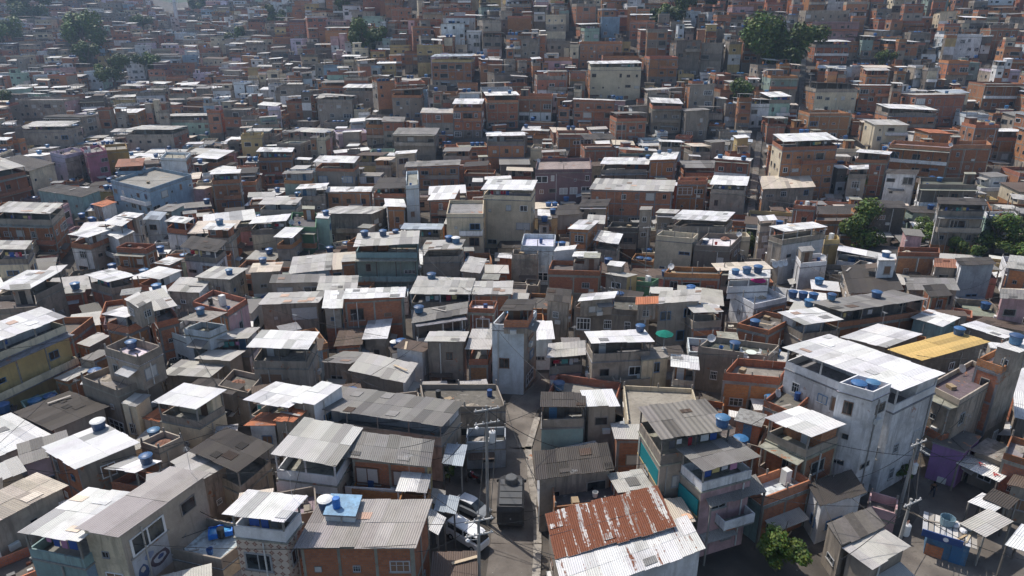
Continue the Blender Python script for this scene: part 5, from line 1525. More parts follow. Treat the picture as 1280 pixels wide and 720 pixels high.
P3 = pole(1113, 716, 625, 'leaning pole with transformer beside low ridged shed', .05, 1, True, False, arm_ang=.5)
P4 = pole(1122, 645, 550, 'pole with pale transformer before the tall white apartment house', .03, 1, True, False, arm_ang=.5)
P5 = pole(387, 497, 455, 'slim grey pole between white canopies left of middle', 0, 1, False, False, True)
P6 = pole(1020, 244, 192, 'slim pole in front of four storey house', 0, 1, False, False, True)
P7 = pole(806, 344, 282, 'slim pole beside stained cream house', 0, 1, False, False, True)
P8 = pole(688, 86, 30, 'pale pole along the upper alley', 0, 1, False, False, True)
P9 = pole(498, 126, 84, 'grey pole near dark upper middle trees', 0, 0, False, False, True)
P10 = pole(1004, 160, 92, 'pale stair side pole by the palm', 0, 1, False, False, True)
P11 = pole(596, 82, 46, 'thin pole left of white tower house', 0, 0, False, False, True)
P12 = pole(1085, 74, 45, 'thin pole among upper right brick balconies', 0, 0, False, False, True)
P13 = pole(240, 735, 700, 'short pole tip by the side mural house', 0, 1, False, False, True)
P14 = V14 = hit(676, 470, 6.5)
g = hit(223, 36, 0); o = thing('tower_mast', 'tall white tapering mast above the white block', 'mast', (g.x, g.y, g.z))
b = MB(); b.tube((0, 0, -1), (0, 0, 42), 2.2, 1.0, 'plain', (.62, .64, .66), 12); b.obj('shaft', o); b = MB(); b.box(-2.4, 2.4, -2.4, 2.4, 24, 24.5, 'plain', (.5, .5, .5)); b.obj('platform', o)
NC = [0]
def cable(a, b_, sag, label):
    n = 14; b = MB(); pr = None
    for k in range(n + 1):
        t = k / n; p = a.lerp(b_, t) - Vector((0, 0, sag * 4 * t * (1 - t)))
        if pr is not None: b.tube(pr, p, .028, .028, 'plain', (.02, .02, .02), 4, False)
        pr = p
    o = b.obj('power_cable'); tag(o, label, 'cable', 'power cables')
def V(px, py, h_): return hit(px, py, h_)
cable(P1, P2, .8, 'black cable between the two street poles')
cable(P1 + Vector((.9, 0, 0)), P2 + Vector((.9, 0, 0)), 1.0, 'second slack cable between the two street poles')
cable(P1, P14, 1.0, 'black cable running up the alley from the transformer pole')
cable(P3, P4, .5, 'cable between the two poles by the square')
cable(P3 + Vector((.8, .2, 0)), P4 + Vector((.8, .2, 0)), .8, 'second cable between the two poles by the square')
cable(P4, V(1205, 520, 9), .8, 'cable from the square pole to grey decked house')
cable(P2, V(520, 690, 6), .7, 'thin cable from nearest street pole to orange brick house')
cable(P2, V(700, 700, 5), .6, 'thin cable from nearest street pole to rusted roof')
cable(P3, V(1050, 700, 4), .5, 'thin cable down from leaning pole to low sheds')
cable(P13, V(110, 690, 5), .4, 'twin wire in front of the cream gabled front')
cable(P13, V(330, 705, 5), .4, 'wire running right from the short pole tip')
cable(P10, P6, 2.0, 'long cable beside the alley stairs')
for k_, (src, lab_, px_, py_, h_) in enumerate(((P1, 'transformer pole', 700, 560, 6), (P1, 'transformer pole', 500, 560, 7), (P1, 'transformer pole', 575, 500, 6), (P2, 'nearest street pole', 470, 640, 7), (P2, 'nearest street pole', 690, 640, 5), (P4, 'square pole', 1060, 600, 5), (P4, 'square pole', 1240, 580, 4), (P4, 'square pole', 1180, 500, 9), (P3, 'leaning pole', 1200, 660, 3.5), (P3, 'leaning pole', 950, 620, 6), (P3, 'leaning pole', 1280, 700, 4))):
    cable(src - Vector((0, 0, .25 * (k_ % 3))), V(px_, py_, h_), .5 + .1 * (k_ % 4), ['lower', 'slack', 'highest', 'crossing', 'short', 'steep', 'long', 'black', 'drooping', 'thin', 'loose'][k_] + ' service wire from the ' + lab_)
cable(P1, V(552, 580, 6), .5, 'service wire from transformer pole to yellow gable')

# ------------------------------------------------------------------ vehicles
def loft(b, secs, mat, col):
    """secs: cross sections, each a list of the same number of points, skinned and capped"""
    for a, c in zip(secs, secs[1:]):
        n = len(a)
        for k in range(n):
            j = (k + 1) % n; b.face((a[k], a[j], c[j], c[k]), mat, col)
    b.face(tuple(secs[0][::-1]), mat, col); b.face(tuple(secs[-1]), mat, col)
def sec(x, w, z0, z1, r=.12):
    return [(x, -w + r * .5, z0), (x, w - r * .5, z0), (x, w, z0 + r), (x, w, z1 - r), (x, w - r, z1), (x, -w + r, z1), (x, -w, z1 - r), (x, -w, z0 + r)]
def wheel(o, x, y, r=.31):
    b = MB(); s = 1 if y > 0 else -1
    b.tube((x, y - .1 * s, r), (x, y + .1 * s, r), r, r, 'plain', (.015, .015, .015), 14); w = b.obj('wheel', o)
    b = MB(); b.tube((x, y + .1 * s, r), (x, y + .115 * s, r), r * .6, r * .55, 'plain', (.4, .4, .4), 10); b.obj('rim', w)
def car(loc, rz, label):
    o = thing('car', label, 'car', loc, rz); o.scale = (.92, .92, .92)
    c = (.22, .235, .25)
    b = MB(); loft(b, [sec(-2.05, .72, .42, .80), sec(-1.9, .80, .28, .92), sec(-1.2, .83, .22, .95), sec(.7, .83, .22, .95), sec(1.6, .80, .24, .84), sec(2.0, .72, .32, .72)], 'gloss', c); b.obj('body', o)
    b = MB(); loft(b, [sec(-1.75, .70, .90, 1.0, .03), sec(-1.25, .66, .90, 1.38, .1), sec(-.2, .65, .90, 1.44, .1), sec(.35, .66, .90, 1.36, .1), sec(1.05, .72, .90, .96, .03)], 'glass', c); b.obj('windows', o)
    b = MB(); loft(b, [sec(-1.3, .60, 1.37, 1.425, .03), sec(-.2, .60, 1.43, 1.47, .03), sec(.38, .58, 1.35, 1.41, .03)], 'gloss', (.62, .63, .65)); b.obj('roof', o)
    for x in (-1.28, 1.25):
        for y in (-.76, .76): wheel(o, x, y)
    for y in (-.55, .55):
        b = MB(); b.box(1.93, 2.02, y - .14, y + .14, .55, .68, 'gloss', (.7, .7, .68)); b.obj('headlight', o)
        b = MB(); b.box(-2.07, -1.98, y - .14, y + .14, .6, .76, 'gloss', (.35, .02, .02)); b.obj('tail_light', o)
def van(loc, rz, label):
    o = thing('van', label, 'van', loc, rz); o.scale = (.9, .9, .9); c = (.74, .74, .74)
    b = MB(); loft(b, [sec(-2.2, .78, .36, 1.1), sec(-2.1, .83, .26, 1.14), sec(2.0, .83, .26, 1.14), sec(2.2, .76, .36, 1.05)], 'gloss', c); b.obj('body', o)
    b = MB(); loft(b, [sec(-2.14, .78, 1.12, 1.2, .03), sec(-2.0, .75, 1.12, 1.75, .1), sec(1.75, .74, 1.12, 1.75, .1), sec(2.1, .77, 1.12, 1.2, .03)], 'glass', c); b.obj('windows', o)
    b = MB(); loft(b, [sec(-2.02, .70, 1.72, 1.80, .04), sec(-1.8, .74, 1.72, 1.90, .08), sec(1.5, .74, 1.72, 1.90, .08), sec(1.8, .68, 1.70, 1.78, .04)], 'gloss', (.80, .80, .80)); b.obj('roof', o)
    for x in (-1.9, -.9, .2, 1.2):
        for s in (-.765, .765):
            b = MB(); b.box(x - .05, x + .05, s - .025, s + .025, 1.12, 1.76, 'gloss', c); b.obj('pillar', o)
    for x in (-1.35, 1.4):
        for y in (-.78, .78): wheel(o, x, y, .33)
    for y in (-.55, .55):
        b = MB(); b.lathe([(0, 0), (.11, 0), (.11, .05), (0, .07)], 'gloss', (.8, .8, .75), 10); h_ = b.obj('headlight', o); h_.location = (2.17, y, .85); h_.rotation_euler = (0, math.pi / 2, 0)
def truck(loc, rz, label):
    o = thing('armoured_truck', label, 'truck', loc, rz); c = (.030, .030, .032); g2 = (.06, .063, .066)
    b = MB(); loft(b, [sec(-2.9, 1.05, .75, 2.2, .15), sec(-2.75, 1.2, .6, 2.62, .2), sec(1.0, 1.2, .6, 2.7, .2), sec(1.9, 1.15, .6, 2.35, .2), sec(2.2, 1.1, .6, 1.75, .2), sec(3.2, 1.0, .65, 1.55, .2), sec(3.4, .9, .75, 1.4, .2)], 'plain', c); b.obj('body', o)
    b = MB(); b.box(-2.55, .95, -1.0, 1.0, 2.66, 2.76, 'plain', g2); b.obj('roof_plate', o)
    for x in (-1.7, -.8, .1):
        b = MB(); b.box(x - .04, x + .04, -.98, .98, 2.764, 2.82, 'plain', (.06, .06, .06)); b.obj('roof_rib', o)
    b = MB(); b.lathe([(.0, 0), (.62, 0), (.58, .5), (.5, .58), (.0, .6)], 'plain', (.075, .078, .08), 12, (.55, 0, 2.765)); b.tube((.9, 0, 3.05), (1.5, 0, 3.1), .06, .05, 'plain', (.03, .03, .03), 6); b.obj('turret', o)
    b = MB(); b.box(-2.94, -2.9, -.75, .75, .95, 2.1, 'plain', (.018, .018, .02)); d_ = b.obj('rear_door', o)
    b = MB(); b.box(-2.97, -2.942, -.06, .06, 1.4, 1.55, 'plain', (.2, .2, .2)); b.obj('handle', d_)
    for y in (-1.22, 1.22):
        b = MB(); b.box(1.5, 1.62, y - .16, y + .16, 2.0, 2.3, 'plain', (.03, .03, .03)); b.obj('mirror', o)
        for x in (-1.2, .0):
            b = MB(); b.box(x - .25, x + .25, y - .015, y + .015, 1.75, 2.1, 'glass', c); b.obj('side_window', o)
    for x in (-1.9, 2.3):
        for y in (-1.05, 1.05): wheel(o, x, y, .52)
def at2(p0, p1):
    a = hit(*p0, 0); c = hit(*p1, 0); m = (a + c) / 2; d_ = c - a
    return (m.x, m.y, .04), math.atan2(d_.y, d_.x)
l_, r_ = at2((577, 634), (603, 646)); car(l_, r_, 'silver car parked in the shade beside the white van')
l_, r_ = at2((563, 664), (606, 690)); van(l_, r_, 'white van parked nose out beside the street pole')
l_, r_ = at2((638, 668), (640, 612)); truck(l_, r_, 'black armoured truck with roof turret driving up the street')
def motorcycle(loc, rz, label, col):
    o = thing('motorcycle', label, 'motorcycle', loc, rz)
    for x in (-.62, .62):
        b = MB(); b.tube((x, -.05, .3), (x, .05, .3), .3, .3, 'plain', (.015, .015, .015), 14); b.obj('wheel', o)
    b = MB(); loft(b, [[(-.5, -.1, .55), (-.5, .1, .55), (-.5, .08, .75), (-.5, -.08, .75)], [(-.1, -.13, .4), (-.1, .13, .4), (-.1, .12, .78), (-.1, -.12, .78)], [(.35, -.12, .45), (.35, .12, .45), (.35, .1, .9), (.35, -.1, .9)], [(.5, -.05, .6), (.5, .05, .6), (.5, .05, .85), (.5, -.05, .85)]], 'gloss', col); b.obj('body', o)
    b = MB(); b.box(-.75, .05, -.12, .12, .78, .88, 'plain', (.02, .02, .02)); b.obj('saddle', o)
    b = MB(); b.tube((.6, 0, .3), (.4, 0, 1.0), .04, .03, 'plain', (.3, .3, .3), 6); b.tube((.4, -.35, 1.02), (.4, .35, 1.02), .02, .02, 'plain', (.05, .05, .05), 6); b.obj('handlebar', o)
    b = MB(); b.lathe([(0, 0), (.09, 0), (.08, .08), (0, .1)], 'gloss', (.7, .7, .65), 8, (.52, 0, .8)); b.obj('headlight', o)
g = hit(593, 601, 0); motorcycle((g.x, g.y, .02), 2.4, 'dark red motorcycle standing up the street above the silver car', (.22, .03, .03))
g = hit(1175, 583, 0); motorcycle((g.x, g.y, .02), 1.2, 'motorcycle with red tank parked before the violet wall', (.35, .03, .02))

# ------------------------------------------------------------------ people
def skin_obj(name, verts, edges, radii, col, parent):
    me = bpy.data.meshes.new(name); me.from_pydata(verts, edges, [])
    o = bpy.data.objects.new(name, me); COL.objects.link(o); o.parent = parent
    m = o.modifiers.new('skin', 'SKIN'); m.use_smooth_shade = True
    if not me.skin_vertices: me.skin_vertices.new()
    for i, r in enumerate(radii):
        me.skin_vertices[0].data[i].radius = (r, r) if not isinstance(r, tuple) else r
    me.skin_vertices[0].data[0].use_root = True
    s = o.modifiers.new('sub', 'SUBSURF'); s.levels = 1; s.render_levels = 1
    key = 'flat_%.2f_%.2f_%.2f' % col
    if key not in M:
        mt, nt = newmat('fabric' if name != 'body' else 'skin_tone'); g = N(nt); g.out(col, .85, spec=.15); M[key] = mt
    me.materials.append(M[key]); return o
def person(loc, rz, label, shirt, trousers, skin=(.20, .11, .07), stride=.28, hair=(.01, .008, .006)):
    o = thing('person', label, 'person', loc, rz)
    a = stride
    J = {'pelvis': (0, 0, .95), 'waist': (0, 0, 1.1), 'chest': (.02, 0, 1.32), 'neck': (.03, 0, 1.48), 'head': (.06, 0, 1.60), 'top': (.06, 0, 1.70),
         'hl': (0, .10, .90), 'kl': (a * .6, .11, .50), 'al': (a * .75, .11, .09), 'tl': (a * .75 + .17, .12, .04), 'hr': (0, -.10, .90), 'kr': (-a * .2, -.11, .49), 'ar': (-a, -.11, .11), 'tr': (-a + .17, -.12, .04),
         'sl': (.02, .19, 1.40), 'el': (-.08, .25, 1.12), 'wl': (.02, .27, .88), 'fl': (.05, .27, .78), 'sr': (.02, -.19, 1.40), 'er': (0, -.25, 1.12), 'wr': (.16, -.26, .92), 'fr': (.22, -.26, .84)}
    names = list(J); ix = {n: i for i, n in enumerate(names)}
    E = [('pelvis', 'waist'), ('waist', 'chest'), ('chest', 'neck'), ('neck', 'head'), ('head', 'top'), ('pelvis', 'hl'), ('hl', 'kl'), ('kl', 'al'), ('al', 'tl'), ('pelvis', 'hr'), ('hr', 'kr'), ('kr', 'ar'), ('ar', 'tr'), ('chest', 'sl'), ('sl', 'el'), ('el', 'wl'), ('wl', 'fl'), ('chest', 'sr'), ('sr', 'er'), ('er', 'wr'), ('wr', 'fr')]
    Rr = {'pelvis': .12, 'waist': .12, 'chest': .14, 'neck': .055, 'head': .10, 'top': .075, 'hl': .085, 'hr': .085, 'kl': .058, 'kr': .058, 'al': .04, 'ar': .04, 'tl': .035, 'tr': .035, 'sl': .06, 'sr': .06, 'el': .042, 'er': .042, 'wl': .03, 'wr': .03, 'fl': .035, 'fr': .035}
    skin_obj('body', [J[n] for n in names], [(ix[a_], ix[b_]) for a_, b_ in E], [Rr[n] for n in names], skin, o)
    def sub(nm, ns, es, k, col):
        i2 = {n: i for i, n in enumerate(ns)}
        skin_obj(nm, [J[n] for n in ns], [(i2[a_], i2[b_]) for a_, b_ in es], [Rr[n] + k for n in ns], col, o)
    sub('shirt', ['chest', 'waist', 'pelvis', 'sl', 'el', 'sr', 'er'], [('chest', 'waist'), ('waist', 'pelvis'), ('chest', 'sl'), ('sl', 'el'), ('chest', 'sr'), ('sr', 'er')], .022, shirt)
    sub('trousers', ['pelvis', 'hl', 'kl', 'al', 'hr', 'kr', 'ar'], [('pelvis', 'hl'), ('hl', 'kl'), ('kl', 'al'), ('pelvis', 'hr'), ('hr', 'kr'), ('kr', 'ar')], .018, trousers)
    b = MB(); b.lathe([(.115, -.02), (.12, .04), (.09, .11), (0, .14)], 'cloth', hair, 10, (.045, 0, 1.63)); b.obj('hair', o)
g = hit(1164, 621, 0); person((g.x, g.y, .02), -1.9, 'person in dark clothes walking across the shaded square', (.02, .02, .025), (.03, .035, .05))
g = hit(1206, 693, 0); person((g.x, g.y, .02), 2.6, 'person in brown shirt standing beside the blue kiosk', (.14, .07, .04), (.05, .05, .06), stride=.1)
g = hit(1188, 585, 0); person((g.x, g.y, .02), .6, 'person in red top beside the parked motorcycle', (.30, .03, .03), (.02, .02, .03), stride=.1)

# ------------------------------------------------------------------ kiosk on the square
g = hit(1180, 690, 0)
o = thing('kiosk', 'blue kiosk with cluttered plank roof and blue fascia sign', 'kiosk', (g.x, g.y, 0), -.55)
b = MB(); b.box(-1.5, 1.5, -1.1, 1.1, 0, 2.3, 'paint', (.05, .17, .33, .8)); b.obj('wall', o)
b = MB(); b.box(-1.45, -.2, -1.16, -1.102, .02, 1.1, 'brick', (1, .9, .9, .8)); b.obj('brick_counter', o)
b = MB(); b.box(.3, 1.1, -1.15, -1.102, .02, 2.0, 'plain', (.03, .12, .26)); b.obj('door', o)
b = MB()
for k in range(9): b.box(-2.0 + k * .44, -1.63 + k * .44, -1.6, 1.5, 2.34, 2.38 + .01 * (k % 3), 'plain', random.choice(((.35, .32, .28), (.55, .52, .48), (.2, .18, .16), (.45, .45, .46))))
b.obj('roof', o)
b = MB(); b.box(-2.02, .9, -1.72, -1.62, 2.1, 2.75, 'plain', (.02, .06, .20)); s_ = b.obj('fascia_sign', o)
b = MB(); b.lathe([(0, 0), (.2, 0), (.2, .02), (0, .02)], 'plain', (.75, .75, .75), 14); q = b.obj('round_emblem', s_); q.location = (-.3, -1.725, 2.42); q.rotation_euler = (math.pi / 2, 0, 0)
kx = Vector((g.x, g.y, 2.4)); rk = Matrix.Rotation(-.55, 3, 'Z')
def on_kiosk(x, y): return tuple(kx + rk @ Vector((x, y, 0)))
b = MB(); b.lathe([(0, 0), (.5, 0), (.58, .75), (.54, .75), (.48, .06), (0, .06)], 'plastic', (.16, .25, .30), 14); q = smooth(b.obj('tub', None, on_kiosk(-.3, .5))); tag(q, 'grey blue tub standing on the kiosk roof', 'tub')
for k, (x, y) in enumerate(((.5, .6), (.9, .2), (1.2, .8))):
    b = MB(); b.lathe([(0, 0), (.32, .02), (.38, .15), (.3, .3), (.1, .36), (0, .37)], 'cloth', (.66, .66, .68), 9); q = smooth(b.obj('sack', None, on_kiosk(x, y))); q.scale = (1.2, .8, 1); q.rotation_euler = (0, 0, k)
    tag(q, ['white sack against the tub on the kiosk roof', 'middle white sack on the kiosk roof', 'white sack at far corner of the kiosk roof'][k], 'sack', 'sacks on the kiosk roof')
for k, (x, y, a_) in enumerate(((.7, -.9, .5), (1.3, -.4, .8), (-1.1, .3, -.3))):
    b = MB(); b.box(-.9, .9, -.08, .08, 0, .05, 'plain', ((.45, .33, .2), (.5, .42, .3), (.3, .26, .22))[k]); q = b.obj('plank', None, on_kiosk(x, y)); q.rotation_euler = (0, 0, a_); q.location.z += .02
    tag(q, ['tan plank along the kiosk roof front', 'pale plank at the kiosk roof corner', 'grey brown plank behind the kiosk sign'][k], 'plank', 'planks on the kiosk roof')
# red marks on the white market awning
for h in THINGS:
    if h.label and h.label.startswith('white market awning'):
        for s, v in ((.42, .55), (.82, .35)):
            b = MB(); c_ = (.45, .03, .03)
            p0 = Vector((h.A[0] + h.u1[0] * h.W * s + h.u2[0] * h.D * v, h.A[1] + h.u1[1] * h.W * s + h.u2[1] * h.D * v, h.zt + .16)) - Vector(h.root.location)
            for x0, y0, x1, y1 in ((-.25, -.3, 0, .3), (.25, -.3, 0, .3), (-.14, -.08, .14, -.08)):
                d_ = Vector((x1 - x0, y1 - y0, 0)).normalized(); n_ = Vector((-d_.y, d_.x, 0)) * .055
                A_ = p0 + Vector((x0, y0, 0)); B_ = p0 + Vector((x1, y1, 0))
                b.face((tuple(A_ - n_), tuple(B_ - n_), tuple(B_ + n_), tuple(A_ + n_)), 'plain', c_)
            b.obj('red_mark', h.root)

# ------------------------------------------------------------------ things on decks and terraces
def parasol(px, py, col, label, n=8):
    q = deck_hit(px, py); p = q[1] if q else hit(px, py, 3)
    o = thing('parasol', label, 'parasol', p)
    b = MB(); b.tube((0, 0, 0), (0, 0, 2.35), .03, .025, 'plain', (.6, .6, .6), 8); b.obj('pole', o)
    b = MB(); b.lathe([(1.05, 1.85), (1.08, 1.95), (.6, 2.2), (0, 2.38)], 'cloth', col, n); b.obj('canopy', o)
    b = MB(); b.lathe([(0, 0), (.28, 0), (.25, .08), (0, .1)], 'plain', (.3, .3, .3), 10); b.obj('base', o)
parasol(829, 436, (.015, .16, .12), 'green parasol behind the open white canopy')
parasol(946, 366, (.62, .06, .26), 'pink parasol on the white walled terrace')
def garden_table(px, py, label):
    q = deck_hit(px, py); p = q[1] if q else hit(px, py, 5)
    o = thing('garden_table', label, 'table', p)
    b = MB(); b.lathe([(0, .70), (.62, .70), (.64, .74), (0, .75)], 'plastic', (.62, .66, .58), 18); b.obj('tabletop', o)
    for k in range(4):
        w = k * math.pi / 2 + .4; b = MB(); b.tube((.42 * math.cos(w), .42 * math.sin(w), 0), (.3 * math.cos(w), .3 * math.sin(w), .70), .03, .03, 'plastic', (.62, .62, .58), 6); b.obj('leg', o)
    return p
def chair(p, rz, label):
    o = thing('garden_chair', label, 'chair', p, rz, 'chairs by the garden table'); c = (.62, .63, .63)
    b = MB(); b.box(-.23, .23, -.23, .23, .42, .46, 'plastic', c); b.obj('seat', o)
    b = MB(); b.box(-.23, .23, .20, .24, .47, .9, 'plastic', c); b.obj('backrest', o)
    for x in (-.2, .2):
        for y in (-.2, .2): b = MB(); b.box(x - .02, x + .02, y - .02, y + .02, 0, .417, 'plastic', c); b.obj('leg', o)
p = garden_table(938, 447, 'round pale garden table on the bare deck')
for k, (a_, t_) in enumerate(((.3, 'white garden chair at right of the round table'), (2.4, 'white garden chair behind the round table'), (3.9, 'white garden chair at left of the round table'))):
    chair(p + Vector((math.cos(a_) * 1.05, math.sin(a_) * 1.05, 0)), a_ - math.pi / 2, t_)
q = deck_hit(278, 672); p = q[1]
o = thing('paddling_pool', 'bright blue paddling pool on the white floored terrace', 'pool', p + Vector((-.3, .5, 0)), .35); o.scale = (.7, .7, .7)
b = MB()
for x0, x1, y0, y1 in ((-1.3, 1.3, -.8, -.68), (-1.3, 1.3, .68, .8), (-1.3, -1.18, -.677, .677), (1.18, 1.3, -.677, .677)): b.box(x0, x1, y0, y1, 0, .62, 'plastic', (.01, .16, .62))
b.obj('rim', o); b = MB(); b.box(-1.177, 1.177, -.677, .677, .03, .40, 'gloss', (.04, .30, .62)); b.obj('water', o)
# barrels on the pale blue slab
for k, (px, py) in enumerate(((421, 634),)):
    q = deck_hit(px, py); b = MB(); b.lathe([(0, 0), (.28, 0), (.30, .1), (.29, .3), (.31, .34), (.29, .38), (.30, .8), (.26, .86), (0, .87)], 'plastic', (.02, .14, .45), 14); o = smooth(b.obj('barrel', None, q[1])); tag(o, 'tall blue barrel on the pale blue slab', 'barrel')
# satellite dishes
b = MB(); b.lathe([(.0, .0), (.2, .02), (.36, .07), (.45, .13), (.45, .145), (.36, .085), (0, .015)], 'plain', (.55, .55, .55), 16); DISH = b.mesh('reflector')
b = MB(); b.tube((0, 0, .02), (0, .33, .42), .012, .012, 'plain', (.3, .3, .3), 5); b.lathe([(0, 0), (.05, 0), (.05, .1), (0, .12)], 'plain', (.6, .6, .6), 8, (0, .33, .42)); FEED = b.mesh('feed_arm')
b = MB(); b.tube((0, 0, 0), (0, 0, .75), .03, .03, 'plain', (.35, .35, .35), 6); STAND = b.mesh('stand')
def dish(p, label, rz, sc=1.0):
    o = thing('satellite_dish', label, 'satellite dish', p, rz, 'satellite dishes on roofs'); o.scale = (sc,) * 3
    link('stand', STAND, o); a_ = bpy.data.objects.new('reflector', DISH); COL.objects.link(a_); a_.parent = o; a_.location = (0, -.03, .78); a_.rotation_euler = (1.05, 0, 0)
    f = bpy.data.objects.new('feed_arm', FEED); COL.objects.link(f); f.parent = a_
DL = ['left of three satellite dishes on the tan roof edge', 'middle of three satellite dishes on the tan roof edge', 'right of three satellite dishes on the tan roof edge']
for k, (px, py) in enumerate(((967, 338), (973, 337), (979, 336))):
    q = deck_hit(px, py); p = q[1] if q else hit(px, py, 6); dish(p, DL[k], .25 + .1 * k, 1.25)
cands = [h for h in THINGS if h.label and h.typ in 'FT' and h.vis > 150 and len(h.label.split()) <= 10]
RD = random.Random(9)
for h in cands[::3]:
    s = RD.choice((.35, h.W - .35)); v = RD.uniform(.4, h.D - .4)
    if h.typ == 'F':
        p = Vector((h.A[0] + h.u1[0] * s + h.u2[0] * v, h.A[1] + h.u1[1] * s + h.u2[1] * v, h.deck))
        dish(p, f"grey satellite dish on the {h.label}", RD.uniform(-.8, .8), RD.uniform(.9, 1.2))
# clothes drying on terraces
GC = [(.5, .5, .52), (.35, .04, .06), (.05, .10, .32), (.55, .45, .2), (.62, .62, .62), (.10, .10, .11), (.45, .22, .35), (.10, .30, .28)]
for h in [h for h in THINGS if h.label and h.typ == 'T' and h.vis > 140 and h.W > 4.5 and len(h.label.split()) <= 11][::2]:
    z = h.zt - .62
    a_ = math.atan2(h.u1[1], h.u1[0]); L = min(h.W - 1.6, 4.5); s0 = RD.uniform(.7, h.W - .8 - L)
    p = Vector((h.A[0] + h.u1[0] * s0 + h.u2[0] * .85, h.A[1] + h.u1[1] * s0 + h.u2[1] * .85, z))
    o = thing('clothesline', f"drying clothes on the {h.label}", 'clothesline', p, a_, 'clotheslines under canopies')
    b = MB(); b.tube((-.15, 0, 0), (L + .15, 0, 0), .012, .012, 'plain', (.2, .2, .2), 4); b.obj('line', o)
    x = .1
    while x < L - .5:
        w = RD.uniform(.35, .8); hh = RD.uniform(.45, .85)
        if RD.random() < .75:
            b = MB(); k_ = RD.choice(GC)
            b.box(x, x + w, -.015, .015, -hh, -.01, 'cloth', k_); b.obj('garment', o)
        x += w + RD.uniform(.05, .25)

# loose things lying on decks, roofs and terraces
def crate():
    b = MB()
    for z in (.02, .2, .38): b.box(-.4, .4, -.3, .3, z, z + .12, 'plain', (.30, .22, .13))
    b.box(-.37, .37, -.27, .27, 0, .48, 'plain', (.20, .15, .09)); return b
def bucket(c):
    b = MB(); b.lathe([(0, 0), (.2, 0), (.26, .5), (.23, .5), (.18, .04), (0, .04)], 'plastic', c, 12); return b
def board(c):
    b = MB(); b.box(-1.1, 1.1, -.14, .14, 0, .05, 'plain', c); return b
def pile(c, s):
    r = random.Random(s); b = MB(); n = 12; prof = [(.0, .42), (.3, .34), (.6, .16), (.85, 0)]
    rings = [[(q * math.cos(6.283 * k / n) * r.uniform(.8, 1.2), q * math.sin(6.283 * k / n) * r.uniform(.8, 1.2), z * r.uniform(.7, 1.25)) for k in range(n)] for q, z in prof[1:]]
    for a_, c_ in zip(rings, rings[1:]):
        for k in range(n): b.face((c_[k], c_[(k + 1) % n], a_[(k + 1) % n], a_[k]), 'paint', (*c, 1))
    for k in range(n): b.face((rings[0][k], rings[0][(k + 1) % n], (0, 0, .42)), 'paint', (*c, 1))
    return b
def drum(c):
    b = MB(); b.lathe([(0, 0), (.28, 0), (.29, .28), (.31, .3), (.29, .32), (.29, .85), (0, .87)], 'plastic', c, 12); return b
def oldfridge():
    b = MB(); b.box(-.32, .32, -.3, .3, 0, 1.4, 'plain', (.62, .62, .60)); b.box(-.33, .33, -.34, -.302, .03, .85, 'plain', (.68, .68, .66)); b.box(-.33, .33, -.34, -.302, .88, 1.38, 'plain', (.68, .68, .66)); return b
KINDS = [('crate', 'wooden crate', crate()), ('bucket', 'blue bucket', bucket((.03, .12, .35))), ('bucket', 'white bucket', bucket((.6, .6, .58))), ('board', 'old grey board', board((.33, .30, .27))), ('board', 'pale wooden board', board((.48, .38, .26))),
         ('rubble_pile', 'heap of grey rubble', pile((.34, .31, .28), 1)), ('rubble_pile', 'heap of red brick rubble', pile((.34, .14, .08), 2)), ('sand_pile', 'heap of pale sand', pile((.52, .45, .35), 3)), ('drum', 'dark blue drum', drum((.02, .06, .18))), ('drum', 'black drum', drum((.03, .03, .03))),
         ('fridge', 'discarded white fridge', oldfridge()), ('bucket', 'red tub', bucket((.35, .04, .03)))]
KM = [b.mesh(n) for n, _, b in KINDS]
RC = random.Random(31)
for h in [h for h in THINGS if h.label and h.vis > 90 and h.py > 200 and h.typ in 'FTS' and len(h.label.split()) <= 11]:
    blk = h; z = h.deck
    if h.typ == 'T': continue
    ks = RC.sample(range(len(KINDS)), RC.randrange(1, 5) if h.typ == 'F' else RC.randrange(0, 3)); spots = []
    for k in ks:
        nm, tx, _ = KINDS[k]
        if h.typ == 'S':
            if nm != 'board': continue
        s = RC.uniform(.9, max(1, h.W - .9)); v = RC.uniform(.9, max(1, h.D - .9))
        p = Vector((h.A[0] + h.u1[0] * s + h.u2[0] * v, h.A[1] + h.u1[1] * s + h.u2[1] * v, z + (.1 if h.typ == 'S' else .004)))
        if any((p.xy - q).length < 1.1 for q in spots) or any((p.xy - t[0].xy).length < 1.3 for t in TK): continue
        lab = f"{tx} lying on the {h.label}" if nm in ('board', 'rubble_pile', 'sand_pile') else f"{tx} standing on the {h.label}"
        if len(lab.split()) > 16 or lab in USED: continue
        spots.append(p.xy); o = bpy.data.objects.new(nm, KM[k]); COL.objects.link(o); o.location = p; o.rotation_euler = (0, 0, RC.uniform(0, 6))
        tag(o, lab, nm.replace('_', ' '), 'clutter on roofs and decks')

